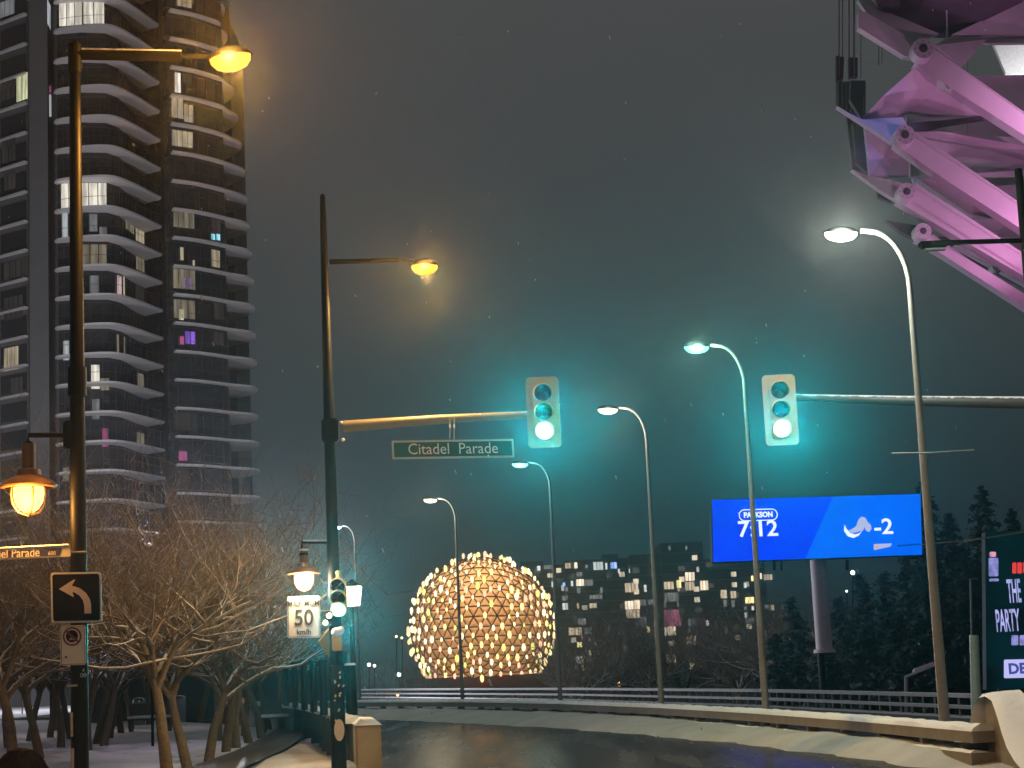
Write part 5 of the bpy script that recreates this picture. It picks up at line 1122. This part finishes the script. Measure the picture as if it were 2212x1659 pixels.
def flood(loc, tgt, pw, col, cone=70):  # assumed floodlights outside the frame, added to colour and brighten the truss
    loc = Vector(loc); dr = (Vector(tgt) - loc).normalized(); A = dr.to_track_quat('Z', 'Y').to_matrix()
    b = MB(); b.lathe([(.001, -.3), (.22, -.3), (.34, .0), (.34, .05)], loc - dr * .3, 16, A); b.build('floodlight_housing', BLACK, st)
    lamp('floodlight', loc, pw, col, st, 'SPOT', .25, aim=tgt, cone=cone, blend=.5)
MG = (1.0, .42, .86)
flood(up_(1150, 3300, 66), up_(700, 700, D0), 6500, MG, 60)
flood(up_(1350, 1500, 80), up_(900, 500, D0 + 2), 700, (1, .25, .7), 120)
flood(up_(1280, 1120, D0 - 4), up_(650, 1000, D0 + 3), 800, MG, 95)
flood(up_(1290, 500, D0 - 3), up_(900, 560, D0 + 5), 500, MG, 110)
flood(up_(1300, 650, 92.5), up_(1150, 300, D0 + 12), 4000, (1, 1, 1), 110)
flood(up_(-150, -500, 70), up_(330, 790, D0 + 3), 4200, (.16, .28, 1), 14)
flood(up_(-150, -500, 72), up_(340, 470, D0 + 1), 2500, (.16, .28, 1), 10)

# ------------------------------------------------------------------ person at the lower left, seen from behind
def person(x, d, top, lab):
    p = G(x, d, 0); t = thing('person', (p.x, d, 0), lab, 'person'); s_ = top / 1.72
    J = {'pel': (0, 0, .93), 'wst': (0, -.01, 1.08), 'chs': (0, .0, 1.28), 'nek': (0, .01, 1.44), 'hd0': (0, -.01, 1.54), 'hd1': (0, -.02, 1.64),
         'lsh': (-.17, 0, 1.38), 'lel': (-.24, .0, 1.10), 'lwr': (-.20, -.16, .90), 'rsh': (.17, 0, 1.38), 'rel': (.24, 0, 1.10), 'rwr': (.20, -.16, .90),
         'lhp': (-.1, 0, .88), 'lkn': (-.11, -.02, .48), 'lan': (-.11, .03, .09), 'lto': (-.12, -.14, .03), 'rhp': (.1, 0, .88), 'rkn': (.11, -.02, .48), 'ran': (.11, .03, .09), 'rto': (.12, -.14, .03)}
    Rd = {'pel': (.16, .12), 'wst': (.14, .11), 'chs': (.18, .13), 'nek': (.055, .055), 'hd0': (.075, .085), 'hd1': (.08, .095), 'lsh': (.09, .09), 'lel': (.06, .06), 'lwr': (.045, .045), 'rsh': (.09, .09), 'rel': (.06, .06), 'rwr': (.045, .045), 'lhp': (.10, .10), 'lkn': (.07, .07), 'lan': (.05, .05), 'lto': (.045, .035), 'rhp': (.10, .10), 'rkn': (.07, .07), 'ran': (.05, .05), 'rto': (.045, .035)}
    E = [('pel', 'wst'), ('wst', 'chs'), ('chs', 'nek'), ('nek', 'hd0'), ('hd0', 'hd1'), ('chs', 'lsh'), ('lsh', 'lel'), ('lel', 'lwr'), ('chs', 'rsh'), ('rsh', 'rel'), ('rel', 'rwr'), ('pel', 'lhp'), ('lhp', 'lkn'), ('lkn', 'lan'), ('lan', 'lto'), ('pel', 'rhp'), ('rhp', 'rkn'), ('rkn', 'ran'), ('ran', 'rto')]
    # fingers and thumbs
    for sd, sx in (('l', -1), ('r', 1)):
        wr = Vector(J[sd + 'wr']); pm = wr + Vector((0, -.07, -.05)); J[sd + 'pm'] = tuple(pm); Rd[sd + 'pm'] = (.036, .02); E.append((sd + 'wr', sd + 'pm'))
        for i, (o_, L_) in enumerate([(-.03, .062), (-.01, .075), (.01, .07), (.03, .055)]):
            a_ = pm + Vector((o_, -.035, -.02)); e_ = a_ + Vector((0, -L_ * .5, -L_ * .4)); f_ = e_ + Vector((0, -L_ * .1, -L_ * .5))
            for nm, q, r_ in (('a', a_, .0095), ('e', e_, .009), ('f', f_, .008)): J[sd + nm + str(i)] = tuple(q); Rd[sd + nm + str(i)] = (r_, r_)
            E += [(sd + 'pm', sd + 'a%d' % i), (sd + 'a%d' % i, sd + 'e%d' % i), (sd + 'e%d' % i, sd + 'f%d' % i)]
        th = wr + Vector((-sx * .035, -.04, -.03)); t2 = th + Vector((-sx * .02, -.045, -.02)); J[sd + 't1'] = tuple(th); J[sd + 't2'] = tuple(t2); Rd[sd + 't1'] = (.013, .013); Rd[sd + 't2'] = (.010, .010); E += [(sd + 'wr', sd + 't1'), (sd + 't1', sd + 't2')]
    names = list(J); me = bpy.data.meshes.new('body'); me.from_pydata([Vector(J[n]) * s_ for n in names], [(names.index(a), names.index(c_)) for a, c_ in E], [])
    o = bpy.data.objects.new('body', me); C.objects.link(o); md = o.modifiers.new('skin', 'SKIN'); me.skin_vertices  # radii
    for n, sv in zip(names, me.skin_vertices[0].data): sv.radius = (Rd[n][0] * s_, Rd[n][1] * s_); sv.use_root = (n == 'pel')
    o.modifiers.new('sub', 'SUBSURF').levels = 2; o.modifiers['sub'].render_levels = 2
    bpy.context.view_layer.update(); m2 = bpy.data.meshes.new_from_object(o.evaluated_get(bpy.context.evaluated_depsgraph_get())); o.modifiers.clear(); o.data = m2; m2.name = 'body'
    m2.materials.clear(); m2.materials.append(mat('skin', (.45, .27, .2), .55)); m2.polygons.foreach_set('use_smooth', [True] * len(m2.polygons)); o.parent = t
    # face, on the far side
    b = MB(); hz = 1.60 * s_; f = -.115 * s_
    b.ball((p.x - .032 * s_, d - f * -1 if 0 else d + .0, hz), .001, 4)
    b = MB(); nz_ = Vector((p.x, d + .10 * s_, 1.575 * s_)); b.prism([nz_ + Vector((-.015, 0, -.02)), nz_ + Vector((.015, 0, -.02)), nz_ + Vector((0, 0, .03))], (0, .025, 0)); b.build('nose', MC['skin'], t)
    for sx in (-1, 1):
        b = MB(); b.ball((p.x + sx * .032 * s_, d + .088 * s_, 1.605 * s_), .013, 8); b.build('eye', mat('eye_white', (.6, .6, .6), .3), t)
    b = MB(); b.box((p.x, d + .092 * s_, 1.53 * s_), (.05, .01, .01)); b.build('mouth', mat('lips', (.35, .12, .1), .5), t)
    o.rotation_euler.z = PI       # faces away from the camera
    # coat
    b = MB(); b.lathe([(.26, .62), (.235, .80), (.20, 1.02), (.215, 1.22), (.215, 1.34), (.15, 1.43), (.085, 1.47), (.08, 1.50)], (0, 0, 0), 28, Matrix.Diagonal((s_ * 1.08, s_ * .78, s_)).to_3x3())
    for sx in (-1, 1): b.tube([Vector((sx * .19, 0, 1.38)) * s_, Vector((sx * .26, 0, 1.10)) * s_, Vector((sx * .22, .14, .93)) * s_], [.085 * s_, .075 * s_, .06 * s_], 12)
    b.v = [(v[0] + p.x, v[1] + d, v[2]) for v in b.v]; b.build('coat', mat('dark_coat', (.02, .016, .016), .85, 0, .4, 20, .3), t, smooth=True)
    b = MB()
    for sx in (-1, 1): b.tube([Vector((sx * .1, 0, .9)) * s_, Vector((sx * .11, .02, .48)) * s_, Vector((sx * .11, -.03, .10)) * s_], [.12 * s_, .09 * s_, .075 * s_], 12)
    b.v = [(v[0] + p.x, v[1] + d, v[2]) for v in b.v]; b.build('trousers', mat('dark_trousers', (.02, .02, .025), .85), t, smooth=True)
    # thick hair: inner cap plus many strands falling to the collar
    HB = mat('brown_hair', (.10, .045, .02), .65, 0, .4, 30, .2); r = random.Random(3); b = MB(); c = Vector((p.x, d - .005, 1.585 * s_))
    b.ball(c, .118 * s_, 18, sz=(1.02, 1.0, 1.08)); V_ = []
    for i in range(1500):
        a = r.uniform(0, 2 * PI); ph = r.uniform(0, 1.75)
        if math.sin(a) > .45 and ph > 1.0: continue
        dr = Vector((math.sin(ph) * math.cos(a), math.sin(ph) * math.sin(a), math.cos(ph))); q = c + dr * .116 * s_; pts = [q]; vel = Vector((dr.x, dr.y, 0)) * .5 + Vector((r.gauss(0, .25), r.gauss(0, .25), -.5 - .3 * ph)) 
        pos = q.copy()
        for k in range(4):
            vel = vel * .8 + Vector((r.gauss(0, .15), r.gauss(0, .15), -.45)); pos = pos + vel.normalized() * .026 * s_; w_ = pos - c; 
            if w_.z > -.06 and w_.length < .12 * s_: pos = c + w_.normalized() * .122 * s_
            pts.append(pos.copy())
        b.tube(pts, [.004, .0045, .004, .003, .001], 3, cap=False)
    b.build('hair', HB, t, smooth=True)
person(48, 7.6, P(50, 1611, 7.6).z, 'person seen from behind, tousled brown hair, dark coat, at the lower left corner')

# ------------------------------------------------------------------ falling snow
b = MB(); r = random.Random(9)
for i in range(170):
    d = r.uniform(5, 45); p = P(r.uniform(-50, 2260), r.uniform(-40, 1700), d)
    if p.z < .2: continue
    s_ = r.uniform(.0045, .009) * (.5 + d / 30); dr = Vector((.35, .1, -1)).normalized() * s_ * r.uniform(1, 5)
    b.tube([p, p + dr], s_ * .6, 5)
tag(b.build('falling_snow', mat('flake', (.9, .9, .92), .6, bump=0)), 'fine snow streaks drifting through the night air', 'snow', kind='stuff')

# ------------------------------------------------------------------ haze
b = MB(); b.box((0, 640, 43.75), (1500, 1400, 100.5))
hz = b.build('haze', None if 0 else MC['snow']); hz.data.materials.clear()
hm = bpy.data.materials.new('haze'); hm.use_nodes = True; t = hm.node_tree; t.nodes.clear(); o_ = t.nodes.new('ShaderNodeOutputMaterial'); pv = t.nodes.new('ShaderNodeVolumePrincipled')
pv.inputs['Color'].default_value = (.92, .95, 1, 1); pv.inputs['Density'].default_value = HAZE; pv.inputs['Anisotropy'].default_value = .94
t.links.new(pv.outputs[0], o_.inputs['Volume']); hz.data.materials.append(hm)
hm.cycles.homogeneous_volume = True
tag(hz, 'thin snowy night haze hanging over the whole scene', 'haze', kind='stuff')
